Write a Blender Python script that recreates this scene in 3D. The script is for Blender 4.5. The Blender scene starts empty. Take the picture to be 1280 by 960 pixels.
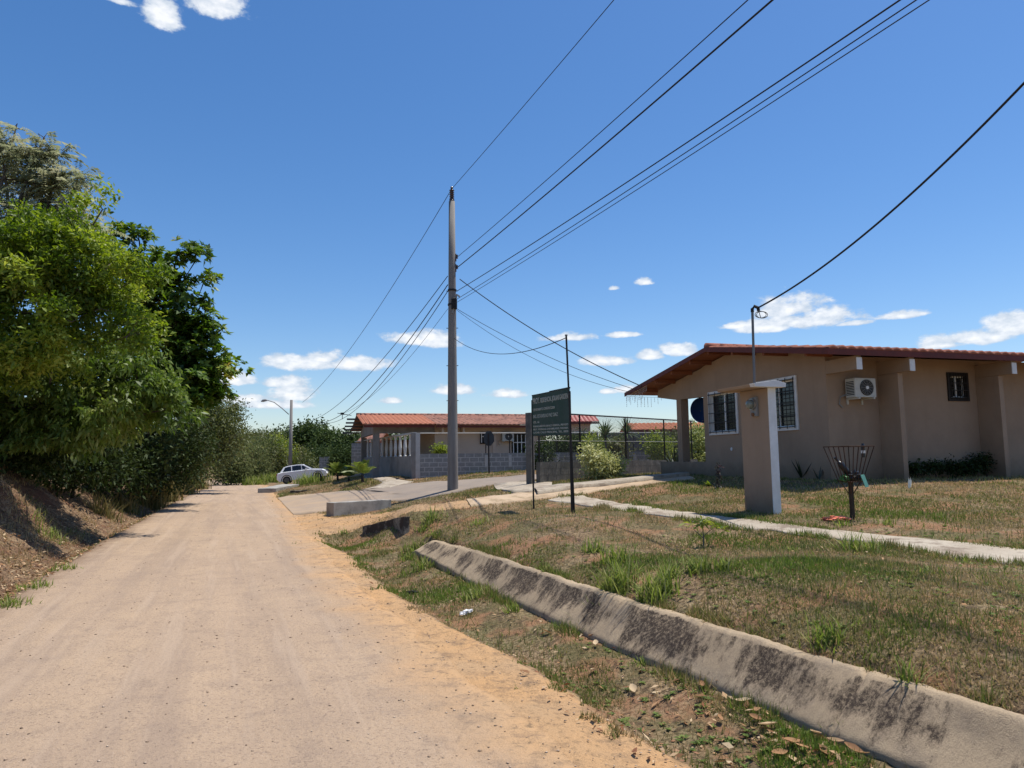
import bpy, bmesh, math, random
import numpy as np
from mathutils import Vector, Matrix
random.seed(7)
rng = np.random.default_rng(7)
R = math.radians
SC = bpy.context.scene
COL = SC.collection

# ------------------------------------------------------------------ camera
FPX, W0, H0 = 900.0, 1280, 960
CAM = np.array([0.0, 0.0, 1.6])
_p, _r = math.atan(94 / 900), 0.012
_f = np.array([0, math.cos(_p), math.sin(_p)]); _u = np.array([0, -math.sin(_p), math.cos(_p)]); _x = np.array([1.0, 0, 0])
CR = math.cos(_r) * _x - math.sin(_r) * _u
CU = math.cos(_r) * _u + math.sin(_r) * _x
CF = _f
cd = bpy.data.cameras.new('camera'); cam = bpy.data.objects.new('camera', cd); COL.objects.link(cam)
cd.sensor_width = 36; cd.lens = FPX / W0 * 36; cd.clip_start = 0.05; cd.clip_end = 5000
M = Matrix(((CR[0], CU[0], -CF[0], 0), (CR[1], CU[1], -CF[1], 0), (CR[2], CU[2], -CF[2], 1.6), (0, 0, 0, 1)))
cam.matrix_world = M
SC.camera = cam

# ------------------------------------------------------------------ light, exposure
SUN_AZ = np.array([0.87, 0.42]); SUN_AZ = SUN_AZ / np.linalg.norm(SUN_AZ); SUN_EL = R(71)
sdir = Vector((SUN_AZ[0] * math.cos(SUN_EL), SUN_AZ[1] * math.cos(SUN_EL), math.sin(SUN_EL)))
sl = bpy.data.lights.new('sun', 'SUN'); sl.energy = 4.9; sl.angle = R(0.5); sl.color = (1.0, 0.95, 0.87)
so = bpy.data.objects.new('sun', sl); COL.objects.link(so)
so.rotation_euler = (-sdir).to_track_quat('-Z', 'Y').to_euler()
SC.view_settings.view_transform = 'Standard'; SC.view_settings.look = 'None'
SC.view_settings.exposure = 0.14; SC.view_settings.gamma = 1
SC.cycles.use_denoising = True
SC.cycles.max_bounces = 6; SC.cycles.diffuse_bounces = 3; SC.cycles.glossy_bounces = 2
SC.cycles.transmission_bounces = 3; SC.cycles.transparent_max_bounces = 12

def ray(px, py):
    d = CF + CR * (px - 640) / FPX + CU * (480 - py) / FPX
    return d / d[1]                       # scaled so that its depth component is 1
def at(px, py, Y):
    return CAM + ray(px, py) * Y
def project(p):
    v = np.asarray(p, float) - CAM; z = v @ CF
    return 640 + FPX * (v @ CR) / z, 480 - FPX * (v @ CU) / z

# ------------------------------------------------------------------ sky with clouds
wd = bpy.data.worlds.new('World'); SC.world = wd; wd.use_nodes = True
nt = wd.node_tree; nt.nodes.clear()
def N(nt, t, **kw):
    n = nt.nodes.new(t)
    for k, v in kw.items():
        if k.startswith('i_'):
            key = k[2:]; key = int(key) if key.isdigit() else key.replace('_', ' ')
            n.inputs[key].default_value = v
        else: setattr(n, k, v)
    return n
def MATH(nt, op, a, b=None, clamp=False):
    n = nt.nodes.new('ShaderNodeMath'); n.operation = op; n.use_clamp = clamp
    for i, q in enumerate((a, b)):
        if q is None: continue
        if hasattr(q, 'links'): nt.links.new(q, n.inputs[i])
        else: n.inputs[i].default_value = q
    return n.outputs[0]
sky = N(nt, 'ShaderNodeTexSky'); sky.sky_type = 'NISHITA'; sky.sun_disc = False
sky.sun_elevation = SUN_EL; sky.sun_rotation = math.atan2(SUN_AZ[0], SUN_AZ[1]); sky.altitude = 50
sky.air_density = 1.0; sky.dust_density = 0.5; sky.ozone_density = 3.0
tc = N(nt, 'ShaderNodeTexCoord'); sep = N(nt, 'ShaderNodeSeparateXYZ'); nt.links.new(tc.outputs['Generated'], sep.inputs[0])
az = MATH(nt, 'ARCTAN2', sep.outputs[0], sep.outputs[1]); el = MATH(nt, 'ARCSINE', sep.outputs[2])
cmb = N(nt, 'ShaderNodeCombineXYZ'); nt.links.new(az, cmb.inputs[0]); nt.links.new(el, cmb.inputs[1])
sc1 = N(nt, 'ShaderNodeVectorMath', operation='MULTIPLY'); sc1.inputs[1].default_value = (1, 1.7, 1)
nt.links.new(cmb.outputs[0], sc1.inputs[0])
n1 = N(nt, 'ShaderNodeTexNoise'); n1.inputs['Scale'].default_value = 22; n1.inputs['Detail'].default_value = 9; n1.inputs['Roughness'].default_value = 0.62
nt.links.new(sc1.outputs[0], n1.inputs['Vector'])
CLOUDS = [(372, 455, 52, 13), (440, 457, 50, 12), (400, 449, 34, 11), (203, 24, 26, 20), (268, 8, 40, 20), (150, 2, 20, 7), (297, 476, 30, 11), (352, 480, 34, 9),
          (366, 494, 32, 16), (340, 507, 50, 8), (530, 426, 44, 12), (553, 430, 25, 9), (634, 494, 26, 7), (565, 489, 27, 8), (985, 388, 38, 20), (1010, 402, 56, 17), (960, 410, 40, 10),
          (1215, 424, 62, 14), (1265, 412, 46, 22), (1180, 432, 30, 8), (757, 452, 32, 8), (846, 440, 20, 10), (815, 446, 18, 8), (1125, 395, 22, 7), (780, 419, 22, 5),
          (805, 354, 11, 6), (768, 361, 8, 4), (706, 423, 30, 7), (490, 502, 15, 5), (782, 488, 22, 6), (760, 490, 16, 5), (1065, 405, 20, 5), (918, 408, 18, 6), (300, 500, 40, 8)]
acc = None
for (px, py, a, b) in CLOUDS:
    d = ray(px, py); d = d / np.linalg.norm(d)
    c = (math.atan2(d[0], d[1]), math.asin(d[2]))
    k = math.cos(math.atan((px - 640) / 900)) ** 1.5
    s = (FPX / (a * 1.25) / k, FPX / (b * 1.3) / k)
    v = N(nt, 'ShaderNodeVectorMath', operation='SUBTRACT'); v.inputs[1].default_value = (c[0], c[1], 0); nt.links.new(cmb.outputs[0], v.inputs[0])
    v2 = N(nt, 'ShaderNodeVectorMath', operation='MULTIPLY'); v2.inputs[1].default_value = (s[0], s[1], 0); nt.links.new(v.outputs[0], v2.inputs[0])
    s3_ = N(nt, 'ShaderNodeSeparateXYZ'); nt.links.new(v2.outputs[0], s3_.inputs[0]); c3_ = N(nt, 'ShaderNodeCombineXYZ'); nt.links.new(s3_.outputs[0], c3_.inputs[0]); nt.links.new(MATH(nt, 'MINIMUM', s3_.outputs[1], MATH(nt, 'MULTIPLY', s3_.outputs[1], 2.0)), c3_.inputs[1])
    ln = N(nt, 'ShaderNodeVectorMath', operation='LENGTH'); nt.links.new(c3_.outputs[0], ln.inputs[0])
    o = MATH(nt, 'SUBTRACT', 1.0, ln.outputs['Value'])
    acc = o if acc is None else MATH(nt, 'MAXIMUM', acc, o)
acc = MATH(nt, 'MAXIMUM', acc, -0.6)
nz = MATH(nt, 'MULTIPLY', MATH(nt, 'SUBTRACT', n1.outputs['Fac'], 0.5), 3.3)
dens = MATH(nt, 'ADD', MATH(nt, 'MULTIPLY', acc, 1.45), nz)
mr = N(nt, 'ShaderNodeMapRange', interpolation_type='SMOOTHSTEP'); mr.inputs['From Min'].default_value = 0.0; mr.inputs['From Max'].default_value = 0.65
nt.links.new(dens, mr.inputs['Value'])
n2 = N(nt, 'ShaderNodeTexNoise'); n2.inputs['Scale'].default_value = 60; n2.inputs['Detail'].default_value = 5
nt.links.new(sc1.outputs[0], n2.inputs['Vector'])
crc = N(nt, 'ShaderNodeMix', data_type='RGBA'); crc.inputs[6].default_value = (4.6, 5.3, 6.2, 1); crc.inputs[7].default_value = (7.9, 8.0, 8.2, 1)
nt.links.new(MATH(nt, 'ADD', MATH(nt, 'MULTIPLY', dens, 0.75), MATH(nt, 'MULTIPLY', MATH(nt, 'SUBTRACT', n2.outputs['Fac'], 0.55), 2.2), clamp=True), crc.inputs[0])
hs = N(nt, 'ShaderNodeHueSaturation'); hs.inputs['Saturation'].default_value = 1.26; hs.inputs['Value'].default_value = 1.0
nt.links.new(sky.outputs[0], hs.inputs['Color'])
mx = N(nt, 'ShaderNodeMix', data_type='RGBA'); nt.links.new(MATH(nt, 'MULTIPLY', mr.outputs[0], 0.93), mx.inputs[0])
tnt = N(nt, 'ShaderNodeMix', data_type='RGBA', blend_type='MULTIPLY'); tnt.inputs[0].default_value = 1; tnt.inputs[7].default_value = (1.06, 1.03, 1.08, 1); nt.links.new(hs.outputs[0], tnt.inputs[6]); nt.links.new(tnt.outputs[2], mx.inputs[6]); nt.links.new(crc.outputs[2], mx.inputs[7])
bg = N(nt, 'ShaderNodeBackground'); bg.inputs['Strength'].default_value = 0.12
nt.links.new(mx.outputs[2], bg.inputs[0])
wo = N(nt, 'ShaderNodeOutputWorld'); nt.links.new(bg.outputs[0], wo.inputs[0])

# ------------------------------------------------------------------ materials
def mat(name, col, col2=None, scale=5, rough=0.85, bump=0.0, bscale=None, metal=0, spec=0.3, detail=6, col3=None, s3=1.0, stretch=None, coord='Object', contrast=(0.35, 0.65), t3=(0.5, 0.62)):
    m = bpy.data.materials.new(name); m.use_nodes = True; t = m.node_tree
    b = t.nodes['Principled BSDF']; b.inputs['Roughness'].default_value = rough; b.inputs['Metallic'].default_value = metal
    b.inputs['Specular IOR Level'].default_value = spec; b.inputs['Base Color'].default_value = (*col, 1)
    c = N(t, 'ShaderNodeTexCoord'); src = c.outputs[coord]
    if stretch:
        mp = N(t, 'ShaderNodeMapping'); mp.inputs['Scale'].default_value = stretch; t.links.new(src, mp.inputs[0]); src = mp.outputs[0]
    out = None
    if col2:
        n = N(t, 'ShaderNodeTexNoise'); n.inputs['Scale'].default_value = scale; n.inputs['Detail'].default_value = detail; n.inputs['Roughness'].default_value = 0.65
        t.links.new(src, n.inputs[0]); r = N(t, 'ShaderNodeMapRange'); r.inputs['From Min'].default_value = contrast[0]; r.inputs['From Max'].default_value = contrast[1]
        t.links.new(n.outputs['Fac'], r.inputs['Value'])
        x = N(t, 'ShaderNodeMix', data_type='RGBA'); x.inputs[6].default_value = (*col, 1); x.inputs[7].default_value = (*col2, 1)
        t.links.new(r.outputs[0], x.inputs[0]); out = x.outputs[2]
        if col3:
            n = N(t, 'ShaderNodeTexNoise'); n.inputs['Scale'].default_value = s3; n.inputs['Detail'].default_value = 8; n.inputs['Roughness'].default_value = 0.7
            t.links.new(src, n.inputs[0]); r = N(t, 'ShaderNodeMapRange'); r.inputs['From Min'].default_value = t3[0]; r.inputs['From Max'].default_value = t3[1]
            t.links.new(n.outputs['Fac'], r.inputs['Value'])
            x = N(t, 'ShaderNodeMix', data_type='RGBA'); t.links.new(out, x.inputs[6]); x.inputs[7].default_value = (*col3, 1)
            t.links.new(r.outputs[0], x.inputs[0]); out = x.outputs[2]
        t.links.new(out, b.inputs['Base Color'])
    if bump:
        n = N(t, 'ShaderNodeTexNoise'); n.inputs['Scale'].default_value = bscale or scale * 4; n.inputs['Detail'].default_value = 6
        t.links.new(src, n.inputs[0]); bp = N(t, 'ShaderNodeBump'); bp.inputs['Strength'].default_value = 0.6; bp.inputs['Distance'].default_value = bump
        t.links.new(n.outputs['Fac'], bp.inputs['Height']); t.links.new(bp.outputs[0], b.inputs['Normal'])
    return m
def leafmat(name, cols, trans=0.3, rough=0.45, spec=0.4):
    """leaf colour picked per leaf from a ramp by the face attribute rnd; some light passes through"""
    m = bpy.data.materials.new(name); m.use_nodes = True; t = m.node_tree
    b = t.nodes['Principled BSDF']; b.inputs['Roughness'].default_value = rough; b.inputs['Specular IOR Level'].default_value = spec
    a = N(t, 'ShaderNodeAttribute'); a.attribute_name = 'rnd'
    cr = N(t, 'ShaderNodeValToRGB'); e = cr.color_ramp.elements
    while len(e) < len(cols): e.new(0.5)
    for i, c in enumerate(cols):
        e[i].position = i / (len(cols) - 1) if len(cols[0]) == 3 else c[3]; e[i].color = (*c[:3], 1)
    t.links.new(a.outputs['Fac'], cr.inputs[0]); t.links.new(cr.outputs[0], b.inputs['Base Color'])
    tr = N(t, 'ShaderNodeBsdfTranslucent'); h = N(t, 'ShaderNodeHueSaturation'); h.inputs['Value'].default_value = 1.25; h.inputs['Saturation'].default_value = 1.1
    t.links.new(cr.outputs[0], h.inputs['Color']); t.links.new(h.outputs[0], tr.inputs[0])
    ms = N(t, 'ShaderNodeMixShader'); ms.inputs[0].default_value = trans
    t.links.new(b.outputs[0], ms.inputs[1]); t.links.new(tr.outputs[0], ms.inputs[2]); t.links.new(ms.outputs[0], t.nodes['Material Output'].inputs[0])
    return m

# ------------------------------------------------------------------ mesh helpers
def tag(o, label=None, cat=None, group=None, kind=None):
    if label: o['label'] = label
    if cat: o['category'] = cat
    if group: o['group'] = group
    if kind: o['kind'] = kind
    return o
def empty(name, loc=(0, 0, 0), rz=0.0, label=None, cat=None, group=None):
    o = bpy.data.objects.new(name, None); COL.objects.link(o); o.location = tuple(loc); o.rotation_euler = (0, 0, rz); o.empty_display_size = 0.1
    return tag(o, label, cat, group)
def link(name, me, m, parent=None, smooth=False):
    o = bpy.data.objects.new(name, me); COL.objects.link(o)
    if m: me.materials.append(m)
    if parent: o.parent = parent
    if smooth: me.polygons.foreach_set('use_smooth', [True] * len(me.polygons))
    return o
def np_mesh(name, V, F, m, parent=None, rnd=None, smooth=False):
    V = np.asarray(V, np.float32); F = np.asarray(F, np.int32); k = F.shape[1]
    me = bpy.data.meshes.new(name); me.vertices.add(len(V)); me.vertices.foreach_set('co', V.ravel())
    me.loops.add(F.size); me.loops.foreach_set('vertex_index', F.ravel())
    me.polygons.add(len(F)); me.polygons.foreach_set('loop_start', np.arange(0, F.size, k, dtype=np.int32))
    me.update(calc_edges=True)
    if rnd is not None:
        a = me.attributes.new('rnd', 'FLOAT', 'FACE'); a.data.foreach_set('value', np.asarray(rnd, np.float32))
    return link(name, me, m, parent, smooth)
class MB:
    def __init__(s): s.v = []; s.f = []
    def add(s, V, F):
        b = len(s.v); s.v += [tuple(float(q) for q in p) for p in V]; s.f += [tuple(b + i for i in f) for f in F]; return s
    def box(s, lo, hi):
        x0, y0, z0 = lo; x1, y1, z1 = hi
        return s.add([(x0, y0, z0), (x1, y0, z0), (x1, y1, z0), (x0, y1, z0), (x0, y0, z1), (x1, y0, z1), (x1, y1, z1), (x0, y1, z1)],
                     [(0, 3, 2, 1), (4, 5, 6, 7), (0, 1, 5, 4), (1, 2, 6, 5), (2, 3, 7, 6), (3, 0, 4, 7)])
    def prism(s, poly, axis, a, b):
        """poly of 2-D points extruded along axis from a to b (0: poly=(y,z); 1: poly=(x,z); 2: poly=(x,y))"""
        def P(q, t): return {0: (t, q[0], q[1]), 1: (q[0], t, q[1]), 2: (q[0], q[1], t)}[axis]
        n = len(poly)
        return s.add([P(q, a) for q in poly] + [P(q, b) for q in poly],
                     [tuple(range(n))[::-1], tuple(range(n, 2 * n))] + [(i, (i + 1) % n, n + (i + 1) % n, n + i) for i in range(n)])
    def tube(s, pts, r, n=8, cap=True):
        pts = [Vector(p) for p in pts]; rs = r if hasattr(r, '__len__') else [r] * len(pts); V = []; F = []
        for i, p in enumerate(pts):
            d = (pts[min(i + 1, len(pts) - 1)] - pts[max(i - 1, 0)]).normalized()
            a = Vector((0, 0, 1)) if abs(d.z) < 0.9 else Vector((1, 0, 0))
            u = d.cross(a).normalized(); w = d.cross(u)
            for k in range(n):
                t = 2 * math.pi * k / n; V.append(p + (u * math.cos(t) + w * math.sin(t)) * rs[i])
        for i in range(len(pts) - 1):
            for k in range(n):
                F.append((i * n + k, i * n + (k + 1) % n, (i + 1) * n + (k + 1) % n, (i + 1) * n + k))
        if cap: F += [tuple(range(n))[::-1], tuple(range((len(pts) - 1) * n, len(pts) * n))]
        return s.add(V, F)
    def build(s, name, m, parent=None, smooth=False, bevel=0):
        me = bpy.data.meshes.new(name); me.from_pydata(s.v, [], s.f); me.update()
        bm = bmesh.new(); bm.from_mesh(me); bmesh.ops.recalc_face_normals(bm, faces=bm.faces)
        if bevel: bmesh.ops.bevel(bm, geom=[e for e in bm.edges if len(e.link_faces) == 2 and e.calc_face_angle(0) > 0.5], offset=bevel, segments=2, affect='EDGES', profile=0.6)
        bm.to_mesh(me); bm.free()
        return link(name, me, m, parent, smooth)
def copy_tree(o):
    c = o.copy(); COL.objects.link(c)
    for ch in list(o.children):
        d = ch.copy(); COL.objects.link(d); d.parent = c
        for g in list(ch.children):
            e = g.copy(); COL.objects.link(e); e.parent = d
    return c

# ------------------------------------------------------------------ noise
_lat = rng.random((256, 256))
def vnoise(x, y):
    xi = np.floor(x).astype(int); yi = np.floor(y).astype(int); fx = x - xi; fy = y - yi
    fx = fx * fx * (3 - 2 * fx); fy = fy * fy * (3 - 2 * fy)
    g = lambda a, b: _lat[a & 255, b & 255]
    return (g(xi, yi) * (1 - fx) + g(xi + 1, yi) * fx) * (1 - fy) + (g(xi, yi + 1) * (1 - fx) + g(xi + 1, yi + 1) * fx) * fy - 0.5
def fbm(x, y, o=4):
    s = 0; a = 1
    for i in range(o): s = s + a * vnoise(x * 2 ** i + 17.3 * i, y * 2 ** i - 9.1 * i); a *= 0.5
    return s
def sstep(a, b, x):
    t = np.clip((x - a) / (b - a), 0, 1); return t * t * (3 - 2 * t)
def inpoly(x, y, poly):
    x = np.asarray(x); r = np.zeros(x.shape, bool); n = len(poly); j = n - 1
    for i in range(n):
        xi, yi = poly[i]; xj, yj = poly[j]
        c = ((yi > y) != (yj > y)) & (x < (xj - xi) * (y - yi) / (yj - yi + 1e-12) + xi)
        r ^= c; j = i
    return r

# ------------------------------------------------------------------ terrain height
ROAD_L = [(-9, -1.6), (0, -3.2), (4, -4.5), (8.3, -5.9), (13.2, -7.8), (17, -9.2), (24, -11.8), (34, -15.4), (52, -21.6), (62, -27), (72, -35), (90, -55)]   # (Y, X)
ROAD_R = [(-9, 3.6), (0, 2.4), (3.7, .75), (5, .3), (6.4, -.5), (8.5, -1.3), (12, -2.8), (18.5, -5.3), (24, -7.1), (31, -10), (50, -17), (60, -22.3), (70, -29.5), (88, -49)]
ROAD_R = [(-9, 3.4), (0, 1.75), (3.7, .45), (4.7, 0), (7.1, -1.02), (11.75, -2.9), (15, -4.1), (19.7, -5.8), (24, -7.25), (31, -10), (50, -17), (60, -22.3), (70, -29.5), (88, -49)]
SHO_R = [(-9, 3.2), (0, 2.2), (3.0, 1.35), (3.9, 1.0), (4.6, .62), (5.5, .3), (6.5, -.15), (7.5, -.75), (9, -1.45), (12, -2.6), (15, -3.9), (18.5, -5.0), (24, -7.0), (31, -9.9), (50, -16.9), (60, -22.2), (70, -29.4)]
def xl(y): return np.interp(y, [p[0] for p in ROAD_L], [p[1] for p in ROAD_L])
def xr(y): return np.interp(y, [p[0] for p in ROAD_R], [p[1] for p in ROAD_R])
def xs(y): return np.interp(y, [p[0] for p in SHO_R], [p[1] for p in SHO_R])
# foot and crest of the sloping drain slab, in plan
DB = [(0.95 + 2.2, 1.0), (2.45, 3.0), (1.93, 3.95), (1.58, 4.75), (1.10, 5.76), (.52, 7.06), (-.12, 8.6), (-.62, 9.75), (-1.30, 11.3), (-1.75, 12.3)]
cp = []
for y in range(-8, 60, 4):
    cp.append((xl(y), y, 0)); cp.append((xr(y) - .3, y, 0)); cp.append((xl(y) - 6, y, 0.1)); cp.append((xl(y) - 22, y, 0.4))
for (x, y) in DB: cp.append((x - .15, y, -.02)); cp.append((x + .34, y + .15, .30))
def c3(px, py, Y): p = at(px, py, Y); cp.append(tuple(p))
cp += [(4.0, 11, .71), (2.0, 8.5, .47), (4.6, 7.25, .52), (7.5, 7.5, .56), (6.58, 15, 1.07), (4.5, 22, 1.07), (12, 16.6, 1.07), (14, 22, 1.1), (8, 24, 1.1), (9, 11, .8), (12, 8, .65), (5, 4, .36), (8, 3, .36), (12, 2, .4), (4, 0, .3), (9, -6, .3)]
c3(715, 645, 13.4); c3(668, 637, 15.2); c3(566, 613, 24); c3(663, 607, 21.5); c3(843, 592.5, 28); c3(615, 606, 24)
c3(525, 598, 31.5); c3(655, 588, 33); c3(656, 594, 29); c3(461, 593.5, 41); c3(400, 641, 21.8); c3(400, 617, 31); c3(365, 618, 34.5); c3(470, 611, 28)
c3(488, 638, 21.9); c3(416, 645, 21.2); c3(440, 603, 32); c3(398, 597, 52); c3(365, 605, 54); c3(345, 608, 48); c3(545, 665, 12.9)
for q_ in ((504, 678, 14.35), (480, 682, 14.2), (462, 676, 15.6), (452, 672, 16.2), (520, 684, 13.3), (490, 694, 12.6), (500, 686, 13.6)): c3(*q_)
c3(506, 644.5, 15.2); c3(480, 650.5, 16.1); c3(460, 655.5, 16.9)
cp += [ (0, 36, .85), (8, 36, 1.15), (-6, 38, .82), (8, 30, 1.05), (16, 32, 1.2), (-8, 50, .6), (4, 50, 1.0), (20, 50, 1.2), (20, 15, 1.2), (20, 5, .9), (-12, 60, .2), (0, 62, .8)]
CPN = np.array(cp); _n = len(CPN)
def _U(r2): return r2 * np.log(r2 + 1e-9) * 0.5
_d2 = ((CPN[:, None, :2] - CPN[None, :, :2]) ** 2).sum(-1)
_A = np.zeros((_n + 3, _n + 3)); _A[:_n, :_n] = _U(_d2) + np.eye(_n) * 0.02; _A[:_n, _n] = 1; _A[:_n, _n + 1:] = CPN[:, :2]; _A[_n:, :_n] = _A[:_n, _n:].T
_w = np.linalg.solve(_A, np.concatenate([CPN[:, 2], [0, 0, 0]]))
def _rbf(x, y):
    s = _w[_n] + _w[_n + 1] * x + _w[_n + 2] * y
    for i in range(_n): s = s + _w[i] * _U((x - CPN[i, 0]) ** 2 + (y - CPN[i, 1]) ** 2)
    return s
def drain_off(x, y):
    """signed distance to the right of the foot line of the drain (plan)"""
    best = np.full(np.shape(x), 1e9); sg = np.zeros(np.shape(x))
    for (a, b) in zip(DB[:-1], DB[1:]):
        ax, ay = a; dx, dy = b[0] - ax, b[1] - ay; L = math.hypot(dx, dy)
        t = np.clip(((x - ax) * dx + (y - ay) * dy) / L ** 2, 0, 1)
        d = np.hypot(x - ax - t * dx, y - ay - t * dy); s = ((x - ax) * dy - (y - ay) * dx) / L
        m = d < best; best = np.where(m, d, best); sg = np.where(m, np.sign(s) * d, sg)
    return sg
def H(x, y):
    x = np.asarray(x, float); y = np.asarray(y, float)
    X = np.clip(x, -40, 28); Yc = np.clip(y, -8, 70)
    z = _rbf(X, Yc); far = sstep(0, 25, np.hypot(x - X, y - Yc)); z = np.clip(z, -.3, 1.6) * (1 - far) + .3 * far
    # between road and drain keep it flat, then step up under the slab
    do = drain_off(x, y); near = (y > .5) & (y < 12.4)
    k = sstep(12.9, 12.0, y) * (y > -2)
    flat = np.where(do < .1, np.minimum(z, -.02 + .0 * y), z)
    z = z * (1 - k) + np.where(do < .06, np.minimum(flat, -.02), np.where(do < .36, np.minimum(z, .0), np.maximum(z, .30 + .0 * do))) * k
    rm = sstep(.35, -.2, x - xs(y)) * sstep(-.2, .1, x - xl(y)) * (y < 75)
    z = z * (1 - rm) + 0.0 * rm
    # earth bank beyond the left edge of the road
    d = xl(y) - x
    bh = np.interp(y, [-8, 6, 9, 14, 19, 24, 40, 60, 75], [1.2, 1.4, 1.55, 1.75, 1.1, .9, .7, .5, .2])
    bank = (sstep(.35, 2.9, d) * bh - .12 * sstep(0, .15, d) * sstep(.7, .3, d)) * (1 + .35 * fbm(x * .9, y * .9)) + sstep(.2, 1.2, d) * (.20 * fbm(x * 2.1, y * 2.1, 4) + .05 * fbm(x * 8, y * 8, 2))
    z = z + np.where(d > 0, bank, 0)
    # lumps in the grass
    lump = (1 - rm) * sstep(.0, .3, -d) * (.035 * fbm(x * 1.3 + 5, y * 1.3, 3))
    lump = np.where((do > -.05) & (do < .45) & (y < 12.4), 0, lump)
    # worn ruts along the shoulder
    u = x - xs(y); rut = -.03 * np.exp(-((u + .28 + .1 * fbm(y * .5, y * 0)) / .09) ** 2) * sstep(14, 8, y)
    v = (x - xl(y)) / np.maximum(xr(y) - xl(y), .5)
    rel = .016 * fbm(x * .9 + 40, y * .9, 4) + .007 * fbm(x * 4 + 11, y * 4, 3) - .016 * np.exp(-((v - .30 + .03 * vnoise(y * .3, y * 0)) / .05) ** 2) - .016 * np.exp(-((v - .66 + .03 * vnoise(y * .3 + 7, y * 0)) / .05) ** 2)
    return z + lump + rut * (d < 0) + rel * rm
def Hs(x, y): return float(H(np.array([x]), np.array([y]))[0])
def hit(px, py, off=0.0):
    d = ray(px, py); Y = np.linspace(2.0, 75, 3000); P = CAM[None] + d[None] * Y[:, None]
    hh = H(P[:, 0], P[:, 1]) + off; i = np.argmax(P[:, 2] < hh)
    if P[i, 2] >= hh[i]: i = len(Y) - 1
    return P[i].copy()

# ------------------------------------------------------------------ ground sheet
def spaced(lo, hi, c0, c1, fine, grow=1.09, mx=25):
    v = [c0]; s = fine
    while v[-1] < c1: v.append(v[-1] + fine)
    while v[-1] < hi: s = min(s * grow, mx); v.append(v[-1] + s)
    a = [c0]; s = fine
    while a[-1] > lo: s = min(s * grow, mx); a.append(a[-1] - s)
    return np.array(a[:0:-1] + v)
gx = spaced(-900, 900, -12.5, 8.5, .09); gy = spaced(-60, 1400, 2.5, 15.5, .09, 1.05)
GX, GY = np.meshgrid(gx, gy); GZ = H(GX.ravel(), GY.ravel())
_v = (GX.ravel() - xl(GY.ravel())) / (xr(GY.ravel()) - xl(GY.ravel())); GZ = GZ - .05 * ((_v > .02) & (_v < .97) & (GX.ravel() < xr(GY.ravel()) - .12) & (GX.ravel() > xl(GY.ravel()) + .12) & (GY.ravel() < 72) & (GY.ravel() > -5))
nx, ny = len(gx), len(gy)
idx = np.arange(nx * ny).reshape(ny, nx)
GF = np.stack([idx[:-1, :-1], idx[:-1, 1:], idx[1:, 1:], idx[1:, :-1]], -1).reshape(-1, 4)
X_, Y_ = GX.ravel(), GY.ravel()

# ground-level outlines, read off the photo and dropped onto the terrain (plan x, y)
def dropped(pts): return [tuple(hit(a, b)[:2]) for a, b in pts]
def strip_between(name, A, B, m, off=.012, n=120, k=8, wob=.03, thick=None):
    """sheet between two plan polylines, draped on the terrain"""
    def res(P):
        P = np.array(P); s = np.concatenate([[0], np.cumsum(np.hypot(*np.diff(P, axis=0).T))]); t = np.linspace(0, s[-1], n)
        return np.stack([np.interp(t, s, P[:, 0]), np.interp(t, s, P[:, 1])], -1)
    a, b = res(A), res(B)
    a = a + wob * np.stack([vnoise(a[:, 0] * 3, a[:, 1] * 3), vnoise(a[:, 0] * 3 + 50, a[:, 1] * 3)], -1) * 2
    b = b + wob * np.stack([vnoise(b[:, 0] * 3, b[:, 1] * 3), vnoise(b[:, 0] * 3 + 50, b[:, 1] * 3)], -1) * 2
    t = np.linspace(0, 1, k + 1)[None, :, None]; P = a[:, None] * (1 - t) + b[:, None] * t
    z = H(P[..., 0].ravel(), P[..., 1].ravel()) + off
    V = np.concatenate([P.reshape(-1, 2), z[:, None]], 1)
    # turned-down rim so that the edge has thickness
    rim = V.reshape(n, k + 1, 3)[:, [0, -1]].copy(); rim[..., 2] -= .1
    ids = np.arange(n * (k + 1)).reshape(n, k + 1); r0 = n * (k + 1) + np.arange(n) * 2
    F = np.stack([ids[:-1, :-1], ids[:-1, 1:], ids[1:, 1:], ids[1:, :-1]], -1).reshape(-1, 4)
    F = np.concatenate([F, np.stack([r0[:-1], ids[:-1, 0], ids[1:, 0], r0[1:]], -1), np.stack([ids[:-1, -1], r0[:-1] + 1, r0[1:] + 1, ids[1:, -1]], -1)])
    o = np_mesh(name, np.concatenate([V, rim.reshape(-1, 3)]), F, m); tag(o, kind='structure')
    uv = o.data.uv_layers.new(name='UVMap'); 
    U = np.concatenate([np.stack([np.broadcast_to(t[0, :, 0], (n, k + 1)).ravel(), np.repeat(np.arange(n), k + 1) / n], -1), np.zeros((2 * n, 2))])
    li = np.zeros(len(o.data.loops), np.int32); o.data.loops.foreach_get('vertex_index', li); uv.data.foreach_set('uv', U[li].astype(np.float32).ravel())
    return o, [tuple(p) for p in a] + [tuple(p) for p in b[::-1]]

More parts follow.
